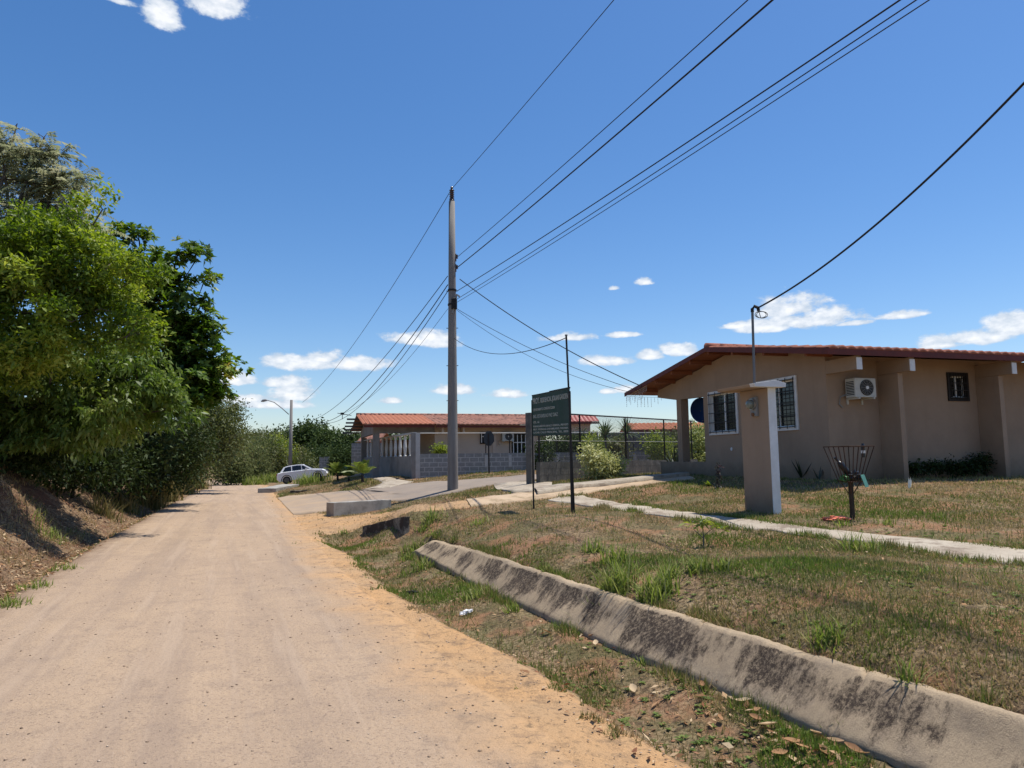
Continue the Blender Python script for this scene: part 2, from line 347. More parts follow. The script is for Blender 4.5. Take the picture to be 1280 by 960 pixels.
def ramp_mix(t, fac, a, b):
    x = N(t, 'ShaderNodeMix', data_type='RGBA'); t.links.new(fac, x.inputs[0])
    for i, c in ((6, a), (7, b)):
        if isinstance(c, tuple): x.inputs[i].default_value = (*c, 1)
        else: t.links.new(c, x.inputs[i])
    return x.outputs[2]
def nfac(t, src, scale, lo, hi, detail=6, rough=.6):
    n = N(t, 'ShaderNodeTexNoise'); n.inputs['Scale'].default_value = scale; n.inputs['Detail'].default_value = detail; n.inputs['Roughness'].default_value = rough
    t.links.new(src, n.inputs[0]); r = N(t, 'ShaderNodeMapRange'); r.inputs['From Min'].default_value = lo; r.inputs['From Max'].default_value = hi
    t.links.new(n.outputs['Fac'], r.inputs['Value']); return r.outputs[0]
def attr(t, name):
    a = N(t, 'ShaderNodeAttribute'); a.attribute_name = name; return a.outputs['Fac']
def bump(t, b, h, dist, strength=.7):
    bp = N(t, 'ShaderNodeBump'); bp.inputs['Strength'].default_value = strength; bp.inputs['Distance'].default_value = dist
    t.links.new(h, bp.inputs['Height']); t.links.new(bp.outputs[0], b.inputs['Normal'])
def newmat(name, rough=.9, spec=.2):
    m = bpy.data.materials.new(name); m.use_nodes = True; t = m.node_tree; b = t.nodes['Principled BSDF']
    b.inputs['Roughness'].default_value = rough; b.inputs['Specular IOR Level'].default_value = spec
    c = N(t, 'ShaderNodeTexCoord'); return m, t, b, c.outputs['Object']

SAND = (.53, .315, .15)
m_ground, t, b, src = newmat('ground_soil_and_turf', .95, .1)
turf = ramp_mix(t, nfac(t, src, 2.2, .38, .62), (.25, .165, .095), (.36, .265, .155))
turf = ramp_mix(t, nfac(t, src, 28, .42, .6), turf, (.10, .07, .04))
grn = nfac(t, src, .9, .44, .58, 8); turf = ramp_mix(t, MATH(t, 'MULTIPLY', grn, .55), turf, (.075, .085, .028))
turf = ramp_mix(t, MATH(t, 'MULTIPLY', nfac(t, src, 1.7, .50, .60, 8), .75), turf, (.30, .155, .085)); turf = ramp_mix(t, MATH(t, 'MULTIPLY', nfac(t, src, 11, .56, .62, 6), .7), turf, (.07, .045, .03))
sand = ramp_mix(t, nfac(t, src, .8, .38, .62, 8), SAND, (.45, .295, .165))
sand = ramp_mix(t, nfac(t, src, 4, .50, .64, 10, .8), sand, (.25, .165, .10)); sand = ramp_mix(t, MATH(t, 'MULTIPLY', nfac(t, src, 17, .54, .66, 8, .75), .8), sand, (.17, .12, .07))
sand = ramp_mix(t, MATH(t, 'MULTIPLY', nfac(t, src, 60, .55, .7), .5), sand, (.20, .13, .08))
lit = ramp_mix(t, nfac(t, src, 9, .42, .6), (.16, .10, .06), (.30, .205, .12)); lit = ramp_mix(t, nfac(t, src, 1.5, .5, .65), lit, (.16, .08, .05)); lit = ramp_mix(t, nfac(t, src, 30, .5, .62), lit, (.07, .045, .03))
edge = nfac(t, src, 6, .0, 1.0, 9, .7)
def broken(a, w=.55):
    s = MATH(t, 'ADD', attr(t, a), MATH(t, 'MULTIPLY', MATH(t, 'SUBTRACT', edge, .5), w * 2))
    r = N(t, 'ShaderNodeMapRange'); r.inputs['From Min'].default_value = .38; r.inputs['From Max'].default_value = .62; t.links.new(s, r.inputs['Value']); return r.outputs[0]
col = ramp_mix(t, broken('a_dirt'), turf, sand); col = ramp_mix(t, broken('a_litter', .4), col, lit)
t.links.new(col, b.inputs['Base Color'])
bump(t, b, MATH(t, 'ADD', nfac(t, src, 14, 0, 1), MATH(t, 'MULTIPLY', nfac(t, src, 70, 0, 1), .5)), .05)
ground = np_mesh('ground', np.stack([X_, Y_, GZ], -1), GF, m_ground, smooth=True); tag(ground, kind='structure')
def dirt_mask(x, y):
    d = x - xs(y)
    m = sstep(.42, -.35, d) * sstep(-.1, .15, x - xl(y)) * (y < 70)
    return m
DRIVE_U = dropped([(392, 652), (425, 647), (462, 642), (500, 637), (540, 631.5), (585, 625.5), (625, 620), (650, 616.5), (700, 609.5), (740, 606), (790, 601), (829, 597), (858, 594.5)])
DRIVE_L = dropped([(405, 668), (440, 662), (470, 651), (506, 643), (545, 639.5), (590, 634), (630, 629), (672, 625), (700, 622), (727, 619), (770, 611), (820, 604.5), (868, 599.5)])
JUNC = dropped([(318, 622), (345, 619), (400, 617), (447, 614), (485, 609), (487, 624), (412, 640), (400, 655), (340, 655)])
def track_mask(x, y): return inpoly(x, y, DRIVE_U + DRIVE_L[::-1])
ad = dirt_mask(X_, Y_); ad = np.maximum(ad, 1.0 * track_mask(X_, Y_))
apron = inpoly(X_, Y_, dropped([(330, 625), (392, 640), (410, 645), (440, 650), (410, 668), (385, 662), (350, 660)]))
ad = np.maximum(ad, .8 * apron)
headsoil = inpoly(X_, Y_, dropped([(395, 652), (450, 644), (500, 636), (500, 646), (455, 658), (430, 668), (405, 664)])); ad = np.maximum(ad, .75 * headsoil)
al = sstep(-.1, .5, xl(Y_) - X_) * (Y_ < 60) * sstep(9, 5, xl(Y_) - X_)
for nm, v in (('a_dirt', ad), ('a_litter', al)):
    a = ground.data.attributes.new(nm, 'FLOAT', 'POINT'); a.data.foreach_set('value', v.astype(np.float32))

# ------------------------------------------------------------------ road
m_road, t, b, src = newmat('dusty_concrete_road', .9, .2)
c = ramp_mix(t, nfac(t, src, .45, .35, .65), (.375, .270, .182), (.435, .312, .205))
c = ramp_mix(t, MATH(t, 'MULTIPLY', nfac(t, src, 3.2, .5, .68, 9, .75), .6), c, (.26, .19, .14)); c = ramp_mix(t, MATH(t, 'MULTIPLY', nfac(t, src, 14, .56, .66, 8, .8), .5), c, (.21, .155, .12))
c = ramp_mix(t, MATH(t, 'MULTIPLY', nfac(t, src, 1.3, .54, .66, 9, .7), .5), c, (.46, .33, .21))
c = ramp_mix(t, MATH(t, 'MULTIPLY', nfac(t, src, 45, .54, .66, 5), .65), c, (.19, .135, .10))
c = ramp_mix(t, MATH(t, 'MULTIPLY', nfac(t, src, 140, .60, .68, 2), .6), c, (.52, .42, .33))
m0 = N(t, 'ShaderNodeMapping'); m0.inputs['Rotation'].default_value = (0, 0, R(-21)); t.links.new(src, m0.inputs[0]); mp = N(t, 'ShaderNodeMapping'); mp.inputs['Scale'].default_value = (2.0, .10, 1); t.links.new(m0.outputs[0], mp.inputs[0])
c = ramp_mix(t, MATH(t, 'MULTIPLY', nfac(t, mp.outputs[0], 1.2, .47, .62, 6), .45), c, (.27, .20, .15))
c = ramp_mix(t, MATH(t, 'MULTIPLY', nfac(t, mp.outputs[0], 2.3, .52, .64, 7), .5), c, (.45, .335, .235))
uvn = N(t, 'ShaderNodeUVMap'); sp = N(t, 'ShaderNodeSeparateXYZ'); t.links.new(uvn.outputs[0], sp.inputs[0])
def edgefac(lo, hi, w=.5, s=1.6):
    e = MATH(t, 'ADD', sp.outputs[0], MATH(t, 'MULTIPLY', MATH(t, 'SUBTRACT', nfac(t, src, s, 0, 1, 9, .65), .5), w))
    r = N(t, 'ShaderNodeMapRange'); r.inputs['From Min'].default_value = lo; r.inputs['From Max'].default_value = hi; t.links.new(e, r.inputs['Value']); return r.outputs[0]
sand2 = ramp_mix(t, nfac(t, src, .8, .38, .62, 8), SAND, (.45, .295, .165))
sand2 = ramp_mix(t, nfac(t, src, 4, .50, .64, 10, .8), sand2, (.25, .165, .10)); sand2 = ramp_mix(t, MATH(t, 'MULTIPLY', nfac(t, src, 17, .54, .66, 8, .75), .8), sand2, (.17, .12, .07))
c = ramp_mix(t, edgefac(.84, .99, .20, 1.1), c, sand2)
c = ramp_mix(t, MATH(t, 'MULTIPLY', edgefac(.09, -.01, .16, 3.5), .9), c, (.17, .11, .07))
t.links.new(c, b.inputs['Base Color'])
bump(t, b, MATH(t, 'ADD', nfac(t, src, 22, 0, 1), MATH(t, 'MULTIPLY', nfac(t, src, 90, 0, 1), .6)), .02, .8)
ys = np.arange(-6, 74, .5)
road, ROADP = strip_between('road', [(float(xl(y)), y) for y in ys], [(float(xr(y)) , y) for y in ys], m_road, .006, 1100, 64, .07)

m_side, t, b, src = newmat('worn_asphalt_side_road', .9, .2)
c = ramp_mix(t, nfac(t, src, .8, .35, .65), (.23, .19, .155), (.29, .235, .185)); c = ramp_mix(t, MATH(t, 'MULTIPLY', nfac(t, src, 3, .5, .7, 9), .6), c, (.31, .24, .175))
uvn = N(t, 'ShaderNodeUVMap'); sp = N(t, 'ShaderNodeSeparateXYZ'); t.links.new(uvn.outputs[0], sp.inputs[0])
e_ = MATH(t, 'ADD', sp.outputs[1], MATH(t, 'MULTIPLY', MATH(t, 'SUBTRACT', nfac(t, src, .9, 0, 1, 9, .65), .5), .35))
r = N(t, 'ShaderNodeMapRange'); r.inputs['From Min'].default_value = .19; r.inputs['From Max'].default_value = .04; t.links.new(e_, r.inputs['Value'])
dst = ramp_mix(t, nfac(t, src, 1.5, .4, .6, 9), (.34, .26, .19), (.40, .29, .19)); c = ramp_mix(t, r.outputs[0], c, dst)
t.links.new(c, b.inputs['Base Color']); bump(t, b, nfac(t, src, 25, 0, 1), .02)
SR_U = dropped([(348, 622.5), (365, 620), (400, 617), (447, 614), (485, 609), (512, 604.5), (573, 601), (615, 597.5), (656, 594)])
SR_L = dropped([(368, 644), (385, 643), (412, 640), (487, 627), (515, 626), (558, 618.5), (593, 610.5), (616, 606.5), (656, 602)])
SR_U += [(4.0, 30.0), (16, 33)]; SR_L += [(4.0, 26.6), (16, 29.6)]
side, SIDEP = strip_between('side_road', SR_U, SR_L, m_side, .022, 100, 10, .10)

m_path, t, b, src = newmat('weathered_concrete_path', .9, .2)
c = ramp_mix(t, nfac(t, src, 1.5, .35, .65), (.46, .40, .31), (.36, .30, .225)); c = ramp_mix(t, MATH(t, 'MULTIPLY', nfac(t, src, 2.4, .5, .6, 10, .75), .8), c, (.20, .15, .11))
c = ramp_mix(t, MATH(t, 'MULTIPLY', nfac(t, src, 30, .5, .7, 6), .35), c, (.22, .17, .12)); t.links.new(c, b.inputs['Base Color']); bump(t, b, nfac(t, src, 30, 0, 1), .015)
# footpath along the lawn to the right
FU = dropped([(700, 622), (727, 619.5), (762, 627), (802, 633), (840, 638.6), (887, 645.7), (937.5, 649.7), (970, 655), (1012.7, 660), (1063, 666), (1101, 670), (1193, 678), (1280, 688), (1400, 700)])
FL = dropped([(685, 626), (711, 629), (756, 635.5), (802.6, 643), (843, 649), (911, 661), (950, 664), (970, 666), (1013, 671), (1053, 676), (1091, 679), (1203, 702.6), (1280, 707.6), (1400, 722)])
fp, FPP = strip_between('footpath', FU, FL, m_path, .016, 220, 6, .06)
m_drive = mat('sandy_concrete_track', (.50, .38, .25), (.42, .30, .19), 1.5, .9, .02, 20, col3=(.30, .22, .13), s3=3.5)
dv, DVP = strip_between('driveway', DRIVE_U[5:], DRIVE_L[5:], m_drive, .022, 160, 6, .05)
# raised kerb-like slab along the far side of the drive up to the porch
KU = dropped([(668, 614.5), (700, 609.5), (740, 606), (790, 601), (829, 597), (858, 594.5)]); KL = dropped([(672, 619.5), (702, 615.5), (742, 610), (790, 604.2), (832, 598.8), (862, 595.6)])
ks, KSP = strip_between('pavement_slab', KU, KL, m_path, .10, 80, 3, .0)
WU = dropped([(441, 592.5), (465, 593.5), (482, 597), (500, 600.5), (518, 602.5), (500, 607), (487, 610)]); WL = dropped([(438, 596), (455, 597), (468, 599.5), (477, 602.5), (478, 604.5), (465, 609.5), (448, 614)])
wk, WKP = strip_between('walkway', WU, WL, m_path, .03, 60, 4, .0)
AU = dropped([(617, 607.5), (632, 604.5), (655, 603.5), (690, 604.5)]); AL = dropped([(628, 614), (640, 616.5), (665, 616.5), (690, 611)])
ap, APP = strip_between('concrete_apron', AU, AL, m_path, .045, 40, 4, .0)
FP_ALL = [FPP, DVP, WKP, APP, KSP, SIDEP]

# ------------------------------------------------------------------ sloping concrete drain slab
m_drain, t, b, src = newmat('stained_concrete_slab', .9, .2)
c = ramp_mix(t, nfac(t, src, 1.2, .35, .65), (.50, .38, .245), (.39, .295, .19)); c = ramp_mix(t, MATH(t, 'MULTIPLY', nfac(t, src, 90, .45, .65), .45), c, (.23, .175, .12)); c = ramp_mix(t, MATH(t, 'MULTIPLY', nfac(t, src, 5, .5, .68, 9, .8), .6), c, (.22, .175, .13))
up = attr(t, 'a_up')
m0 = N(t, 'ShaderNodeMapping'); m0.inputs['Rotation'].default_value = (0, 0, R(-30)); t.links.new(src, m0.inputs[0]); mp = N(t, 'ShaderNodeMapping'); mp.inputs['Scale'].default_value = (.7, 1.5, .7); t.links.new(m0.outputs[0], mp.inputs[0])
st = MATH(t, 'ADD', nfac(t, mp.outputs[0], 1.45, 0, 1, 12, .78), MATH(t, 'MULTIPLY', up, 1.0))
r = N(t, 'ShaderNodeMapRange'); r.inputs['From Min'].default_value = .475; r.inputs['From Max'].default_value = .555; t.links.new(st, r.inputs['Value'])
spk = nfac(t, src, 34, .36, .52, 9, .85)
c = ramp_mix(t, MATH(t, 'MULTIPLY', MATH(t, 'MULTIPLY', r.outputs[0], spk), 1.0), c, (.058, .042, .031))
t.links.new(c, b.inputs['Base Color']); bump(t, b, MATH(t, 'ADD', nfac(t, src, 190, 0, 1, 3), MATH(t, 'MULTIPLY', nfac(t, src, 7, 0, 1, 9, .7), 2.0)), .010)
n = 900; P = np.array(DB); s_ = np.concatenate([[0], np.cumsum(np.hypot(*np.diff(P, axis=0).T))])
cs = np.polyfit(s_, P[:, 0], 4), np.polyfit(s_, P[:, 1], 4)
tt = np.linspace(0, s_[-1], n); B = np.stack([np.polyval(cs[0], tt), np.polyval(cs[1], tt)], -1)
T = np.gradient(B, axis=0); T /= np.hypot(T[:, 0], T[:, 1])[:, None]; Nn = np.stack([T[:, 1], -T[:, 0]], -1)    # to the right
e1 = .045 * fbm(tt * 2.1, tt * 0 + 3, 5) + .016 * fbm(tt * 14, tt * 0 + 8, 3); e2 = .045 * fbm(tt * 1.7, tt * 0 + 9, 4)
far = sstep(9.5, 12.4, B[:, 1]); zh = .315 * (1 - far) + .27 * far - .25 * sstep(12.0, 12.5, B[:, 1]); zb = -.02 + .12 * far - .1 * sstep(12.0, 12.5, B[:, 1])
prof = [(.02, -.14, -1), (.00, .012, 0), (.03, .042, 0), (.10, .105, .15), (.165, .165, .4), (.225, .222, .7), (.275, .275, .85), (.30, .295, 1), (.315, .298, 1.2), (.35, .300, 1.4), (.385, .296, 1.6), (.40, .20, 2)]
Vd = []; up = []
for (o, z, q) in prof:
    oo = (o + (e1 * (q > .8) + e2 * (q <= .2)) * .8)
    crack = .022 * np.exp(-(((tt % 1.45) - .7 + .02 * np.sin(o * 30)) / .016) ** 2) * (0 <= q <= 1.7)
    zz = zb + (z + .02) / .315 * (zh - zb) + (.018 * fbm(tt * 2.5, tt * 0 + o * 9, 5) + .007 * fbm(tt * 25, tt * 0 + o * 60, 2)) * (q >= 0) - crack
    Vd.append(np.stack([B[:, 0] + Nn[:, 0] * oo, B[:, 1] + Nn[:, 1] * oo, zz], -1)); up.append(np.full(n, q))
Vd = np.stack(Vd, 1); kk = len(prof); ids = np.arange(n * kk).reshape(n, kk)
F = np.stack([ids[:-1, :-1], ids[1:, :-1], ids[1:, 1:], ids[:-1, 1:]], -1).reshape(-1, 4)
drain = np_mesh('drain_slab', Vd.reshape(-1, 3), F, m_drain, smooth=True)
sfac = np.interp(np.stack(up, 1).ravel(), [-1, 0, .4, .85, 1.05, 2], [-.2, -.06, .02, .0, -.25, -.3])
sfac += np.repeat(np.interp(tt, [0, 2.5, 3.5, 5.0, 6.0, 9, 12], [-.14, -.12, .01, .05, .02, .02, -.01]) , kk)
a = drain.data.attributes.new('a_up', 'FLOAT', 'POINT'); a.data.foreach_set('value', sfac.astype(np.float32))
tag(drain, 'long sloping concrete drain slab with dark mould stains between the verge and the lawn', 'drain')

# ================================================================== near house
m_wall = mat('taupe_painted_render', (.37, .262, .180), (.33, .232, .158), 1.3, .9, .006, 120, col3=(.27, .19, .13), s3=.8, t3=(.5, .8))
def weather(m, z0=.45, dirt=(.20, .135, .085)):
    t = m.node_tree; b = t.nodes['Principled BSDF']; c0 = b.inputs['Base Color'].links[0].from_socket; tc_ = N(t, 'ShaderNodeTexCoord'); s_ = tc_.outputs['Object']
    sp_ = N(t, 'ShaderNodeSeparateXYZ'); t.links.new(s_, sp_.inputs[0])
    e = MATH(t, 'ADD', sp_.outputs[2], MATH(t, 'MULTIPLY', MATH(t, 'SUBTRACT', nfac(t, s_, 2.5, 0, 1, 9, .7), .5), .9))
    r = N(t, 'ShaderNodeMapRange'); r.inputs['From Min'].default_value = z0; r.inputs['From Max'].default_value = z0 - .35; t.links.new(e, r.inputs['Value'])
    c = ramp_mix(t, MATH(t, 'MULTIPLY', r.outputs[0], .7), c0, dirt)
    mp_ = N(t, 'ShaderNodeMapping'); mp_.inputs['Scale'].default_value = (4, 4, .5); t.links.new(s_, mp_.inputs[0])
    c = ramp_mix(t, MATH(t, 'MULTIPLY', nfac(t, mp_.outputs[0], 1.0, .5, .8, 8), .16), c, tuple(.7 * q for q in dirt)); t.links.new(c, b.inputs['Base Color'])
weather(m_wall)
m_white = mat('white_paint', (.78, .77, .74), (.68, .66, .62), 6, .6, .002, 60)
m_tile = mat('clay_roof_tile', (.38, .14, .085), (.27, .095, .06), 3, .85, .004, 60, col3=(.16, .07, .05), s3=4, t3=(.52, .7))
m_tile2 = mat('new_clay_roof_tile', (.50, .20, .12), (.40, .145, .085), 3, .85, .004, 60)
m_tile3 = mat('faded_clay_roof_tile', (.42, .21, .15), (.30, .135, .095), 1.5, .85, .004, 60, col3=(.16, .085, .065), s3=2.2)
m_fascia = mat('oxblood_fascia_paint', (.15, .03, .02), (.11, .025, .018), 8, .6)
m_soffit = mat('stained_timber', (.30, .11, .05), (.21, .07, .035), 5, .7, .004, 40, stretch=(.4, 6, 6))
m_black = mat('black_iron', (.015, .014, .013), (.03, .022, .018), 30, .6)
m_glass = mat('dark_window_glass', (.012, .014, .016), rough=.12, spec=.5)
m_grey = mat('grey_plastic', (.25, .25, .24), rough=.5)
m_ac = mat('ivory_sheet_metal', (.55, .54, .48), (.47, .46, .41), 7, .5)
m_dark = mat('dark_rubber', (.02, .02, .02), rough=.8)

def roof_slope(name, x0, x1, yr, zr, ye, ze, m, parent, thick=.05, period=.22, amp=.048, rows=None):
    L = math.hypot(ye - yr, ze - zr); rows = rows or max(4, int(L / .36)); nxs = int((x1 - x0) / (period / 8)); xx = np.linspace(x0, x1, nxs + 1)
    prof = amp * np.abs(np.sin(np.pi * (xx - x0) / period)) ** .8; V = []; 
    rowt = []
    for r_ in range(rows): rowt += [(r_ / rows, 0.0), ((r_ + 1) / rows - 1e-3, .02)]
    for (t_, h_) in rowt:
        y = yr + (ye - yr) * t_; z = zr + (ze - zr) * t_
        jit = .006 * vnoise(xx / period, np.full_like(xx, t_ * 40))
        V.append(np.stack([xx, np.full_like(xx, y) + jit * 2 * (t_ > .95), z + prof + h_ + jit], -1))
    # turned-down edge and flat underside
    V.append(np.stack([xx, np.full_like(xx, ye), ze + prof * .75 - .004], -1)); V.append(np.stack([xx, np.full_like(xx, ye), np.full_like(xx, ze - thick * .2)], -1)); V.append(np.stack([xx, np.full_like(xx, yr), np.full_like(xx, zr - thick * .2)], -1))
    V = np.stack(V); k = V.shape[0]; ids = np.arange(V.shape[0] * V.shape[1]).reshape(k, -1)
    F = np.stack([ids[:-1, :-1], ids[:-1, 1:], ids[1:, 1:], ids[1:, :-1]], -1).reshape(-1, 4)
    return np_mesh(name, V.reshape(-1, 3), F, m, parent)
def ridge_tiles(x0, x1, y, z, m, parent):
    b = MB(); x = x0
    while x < x1:
        b.tube([(x, y, z), (min(x + .42, x1), y, z + .015)], [.10, .085], 10); x += .38
    return b.build('ridge_tiles', m, parent, smooth=True)

HA = R(16.5); hb = Hs(6.58, 15)
HOUSE = empty('near_house', (6.58, 15.0, 1.07), HA, 'taupe single storey house with red tiled gable roof, barred windows and an open porch', 'house')
SL = .152
def ztop(y): return 2.66 + SL * (y if y < 3.45 else 6.9 - y)
zr = ztop(3.45)
w = MB()
def seg(y0, y1, z0, z1=None, x0=0, x1=.15):
    if z1 is None:
        ys_ = [y0] + ([3.45] if y0 < 3.45 < y1 else []) + [y1]
        w.prism([(y0, z0), (y1, z0)] + [(q, ztop(q)) for q in ys_[::-1]], 0, x0, x1)
    else: w.prism([(y0, z0), (y1, z0), (y1, z1), (y0, z1)], 0, x0, x1)
WB = (.92, 2.39, 1.10, 2.31); WA = (3.19, 4.52, 1.10, 2.25)
seg(.15, WB[0], -.4); seg(WB[0], WB[1], -.4, WB[2]); seg(WB[0], WB[1], WB[3]); seg(WB[1], WA[0], -.4)
seg(WA[0], WA[1], -.4, WA[2]); seg(WA[0], WA[1], WA[3]); seg(WA[1], 4.8, -.4)
w.prism([(4.8, 2.17), (6.3, 2.20), (7.4, 2.36), (7.4, ztop(7.4) - .02), (4.8, ztop(4.8) - .02)], 0, 0, .15)
w.build('gable_wall', m_wall, HOUSE)
w = MB(); SW = (3.23, 3.77, 1.72, 2.31)
for (a, b_) in ((0, SW[0]), (SW[1], 9.5)): w.box((a, 0, -.4), (b_, .15, 2.62))
w.box((SW[0], 0, -.4), (SW[1], .15, SW[2])); w.box((SW[0], 0, SW[3]), (SW[1], .15, 2.62))
w.build('side_wall', m_wall, HOUSE)
w = MB(); w.box((.15, 4.65, -.4), (9.4, 4.8, 2.95)); w.build('porch_back_wall', m_wall, HOUSE)
w = MB(); w.box((9.35, .16, -.4), (9.5, 4.64, 2.65)); w.box((3.6, 4.81, -.4), (3.75, 7.0, 2.6)); w.box((3.76, 6.85, -.4), (9.5, 7.0, 2.6)); w.build('rear_wall', m_wall, HOUSE)
w = MB(); w.box((-.02, 2.75, -.3), (-.001, 4.8, .40)); w.box((-.02, 4.80, -.3), (.12, 7.3, .40)); w.build('plinth', m_wall, HOUSE)
w = MB(); w.box((.12, 4.81, -.3), (3.59, 7.3, .16)); w.build('porch_floor', mat('porch_cement', (.34, .31, .27), (.28, .25, .21), 3), HOUSE)
for (cx, cy) in ((0.0, 6.02), (3.2, 6.9)):
    w = MB(); w.box((cx + .006, cy, .05), (cx + .25, cy + .26, 2.205 if cx < 1 else ztop(cy) - .2)); w.build('porch_column', m_wall, HOUSE, bevel=.008)
for i, x in enumerate((0, 1.31, 4.03, 6.75)):
    if i:
        w = MB(); w.box((x, -.56, -.4), (x + .12, -.001, 2.22)); w.build('buttress_wall', m_wall, HOUSE, bevel=.006)
    w = MB(); w.box((x, -.88, 2.223), (x + .12, -.002, 2.50)); bm_ = w.build('roof_beam', m_wall, HOUSE, bevel=.005)
    w = MB(); w.box((x - .004, -.897, 2.219), (x + .124, -.8805, 2.46)); w.build('beam_end', m_white, bm_)
# roof
X0, X1 = -.69, 10.0; ER = zr + .10; 
roof_slope('roof_tiles', X0, X1, 3.45, ER, -.95, ER - SL * 4.4, m_tile, HOUSE)
roof_slope('roof_tiles', X0, X1, 3.45, ER, 8.25, ER - SL * 4.8, m_tile, HOUSE)
ridge_tiles(X0, X1, 3.45, ER + .03, m_tile, HOUSE)
w = MB()
for (ye) in (-.93, 8.23):
    w.prism([(3.45, ER - .03), (ye, ER - .03 - SL * abs(ye - 3.45)), (ye, ER - .055 - SL * abs(ye - 3.45)), (3.45, ER - .055)], 0, X0 + .02, X1 - .02)
w.build('soffit_boards', m_soffit, HOUSE)
w = MB(); ez = ER - SL * 4.4
w.box((X0, -.955, ez - .125), (X1, -.932, ez - .012)); w.build('eave_fascia', m_fascia, HOUSE)
w = MB()
w.prism([(3.45, ER + .02), (-.955, ez + .01), (-.955, ez - .125), (3.45, ER - .10)], 0, X0 - .025, X0)
w.prism([(3.45, ER + .02), (8.25, ER + .02 - SL * 4.8), (8.25, ER - .10 - SL * 4.8), (3.45, ER - .10)], 0, X0 - .025, X0)
w.build('barge_board', m_fascia, HOUSE)
for yy in (-.2, 1.2, 2.4, 3.45, 4.35, 5.35, 6.3, 7.4):
    zz = ER - .057 - SL * abs(yy - 3.45)
    w = MB(); w.box((X0 + .05, yy - .035, zz - .11), (-.001, yy + .035, zz)); w.build('purlin', m_soffit, HOUSE)

def window(y0, y1, z0, z1, parent, axis='g', bars=(5, 2), panes=2, fm=None):
    """framed louvre window with an iron grille; axis g: in the gable wall (normal -x), s: in the side wall (normal -y)"""
    def bx(b, a0, a1, c0, c1, d0, d1):       # a along wall, c height, d depth out of the wall (negative = outside)
        if axis == 'g': b.box((d0, a0, c0), (d1, a1, c1))
        else: b.box((a0, d0, c0), (a1, d1, c1))
    f = MB(); t_ = .075
    bx(f, y0 - t_, y1 + t_, z0 - t_, z0, -.035, .07); bx(f, y0 - t_, y1 + t_, z1, z1 + t_, -.035, .07)
    bx(f, y0 - t_, y0, z0 + .001, z1 - .001, -.034, .069); bx(f, y1, y1 + t_, z0 + .001, z1 - .001, -.034, .069)
    root = f.build('window', fm or m_white, parent, bevel=.003)
    g = MB(); bx(g, y0 + .002, y1 - .002, z0 + .002, z1 - .002, .10, .11); g.build('pane', m_glass, root)
    l = MB(); zc = z0 + .06
    while zc < z1 - .05: bx(l, y0 + .03, y1 - .03, zc, zc + .012, .075, .098); zc += .085
    l.build('louvre', mat('louvre_glass', (.018, .019, .02), rough=.45) if 'louvre_glass' not in bpy.data.materials else bpy.data.materials['louvre_glass'], root)
    s = MB()
    for i in range(1, panes):
        c = y0 + (y1 - y0) * i / panes; bx(s, c - .022, c + .022, z0 + .003, z1 - .003, .05, .074)
    bx(s, y0 + .003, y1 - .003, z0 + .003, z0 + .035, .048, .076); bx(s, y0 + .003, y1 - .003, z1 - .035, z1 - .003, .048, .076)
    bx(s, y0 + .003, y0 + .03, z0 + .051, z1 - .051, .049, .075); bx(s, y1 - .03, y1 - .003, z0 + .051, z1 - .051, .049, .075)
    s.build('sash', m_white, root)
    k = MB(); nv, nh = bars
    for i in range(nv + 1):
        c = y0 + (y1 - y0) * i / nv; th = .011 if 0 < i < nv else .014
        bx(k, c - th / 2, c + th / 2, z0 - .04, z1 + .05, -.062, -.050)
    for i in range(nh + 1):
        c = z0 + (z1 - z0) * i / nh; bx(k, y0 - .03, y1 + .03, c - .009, c + .009, -.069, -.0625)
    for c in (y0, y1):
        for z_ in (z0 + .02, z1 - .02): bx(k, c - .006, c + .006, z_ - .006, z_ + .006, -.0505, -.03)
    k.build('grille', m_black, root)
    return root
window(WB[0] + .075, WB[1] - .075, WB[2] + .075, WB[3] - .075, HOUSE, 'g', (5, 4)); window(WA[0] + .075, WA[1] - .075, WA[2] + .075, WA[3] - .075, HOUSE, 'g', (4, 4))
window(SW[0] + .05, SW[1] - .05, SW[2] + .05, SW[3] - .05, HOUSE, 's', (6, 3), 2, m_black)
w = MB(); w.tube([(-.012, 3.55, .72), (-.001, 3.55, .72)], .045, 12); w.build('outlet_cover', m_white, HOUSE)

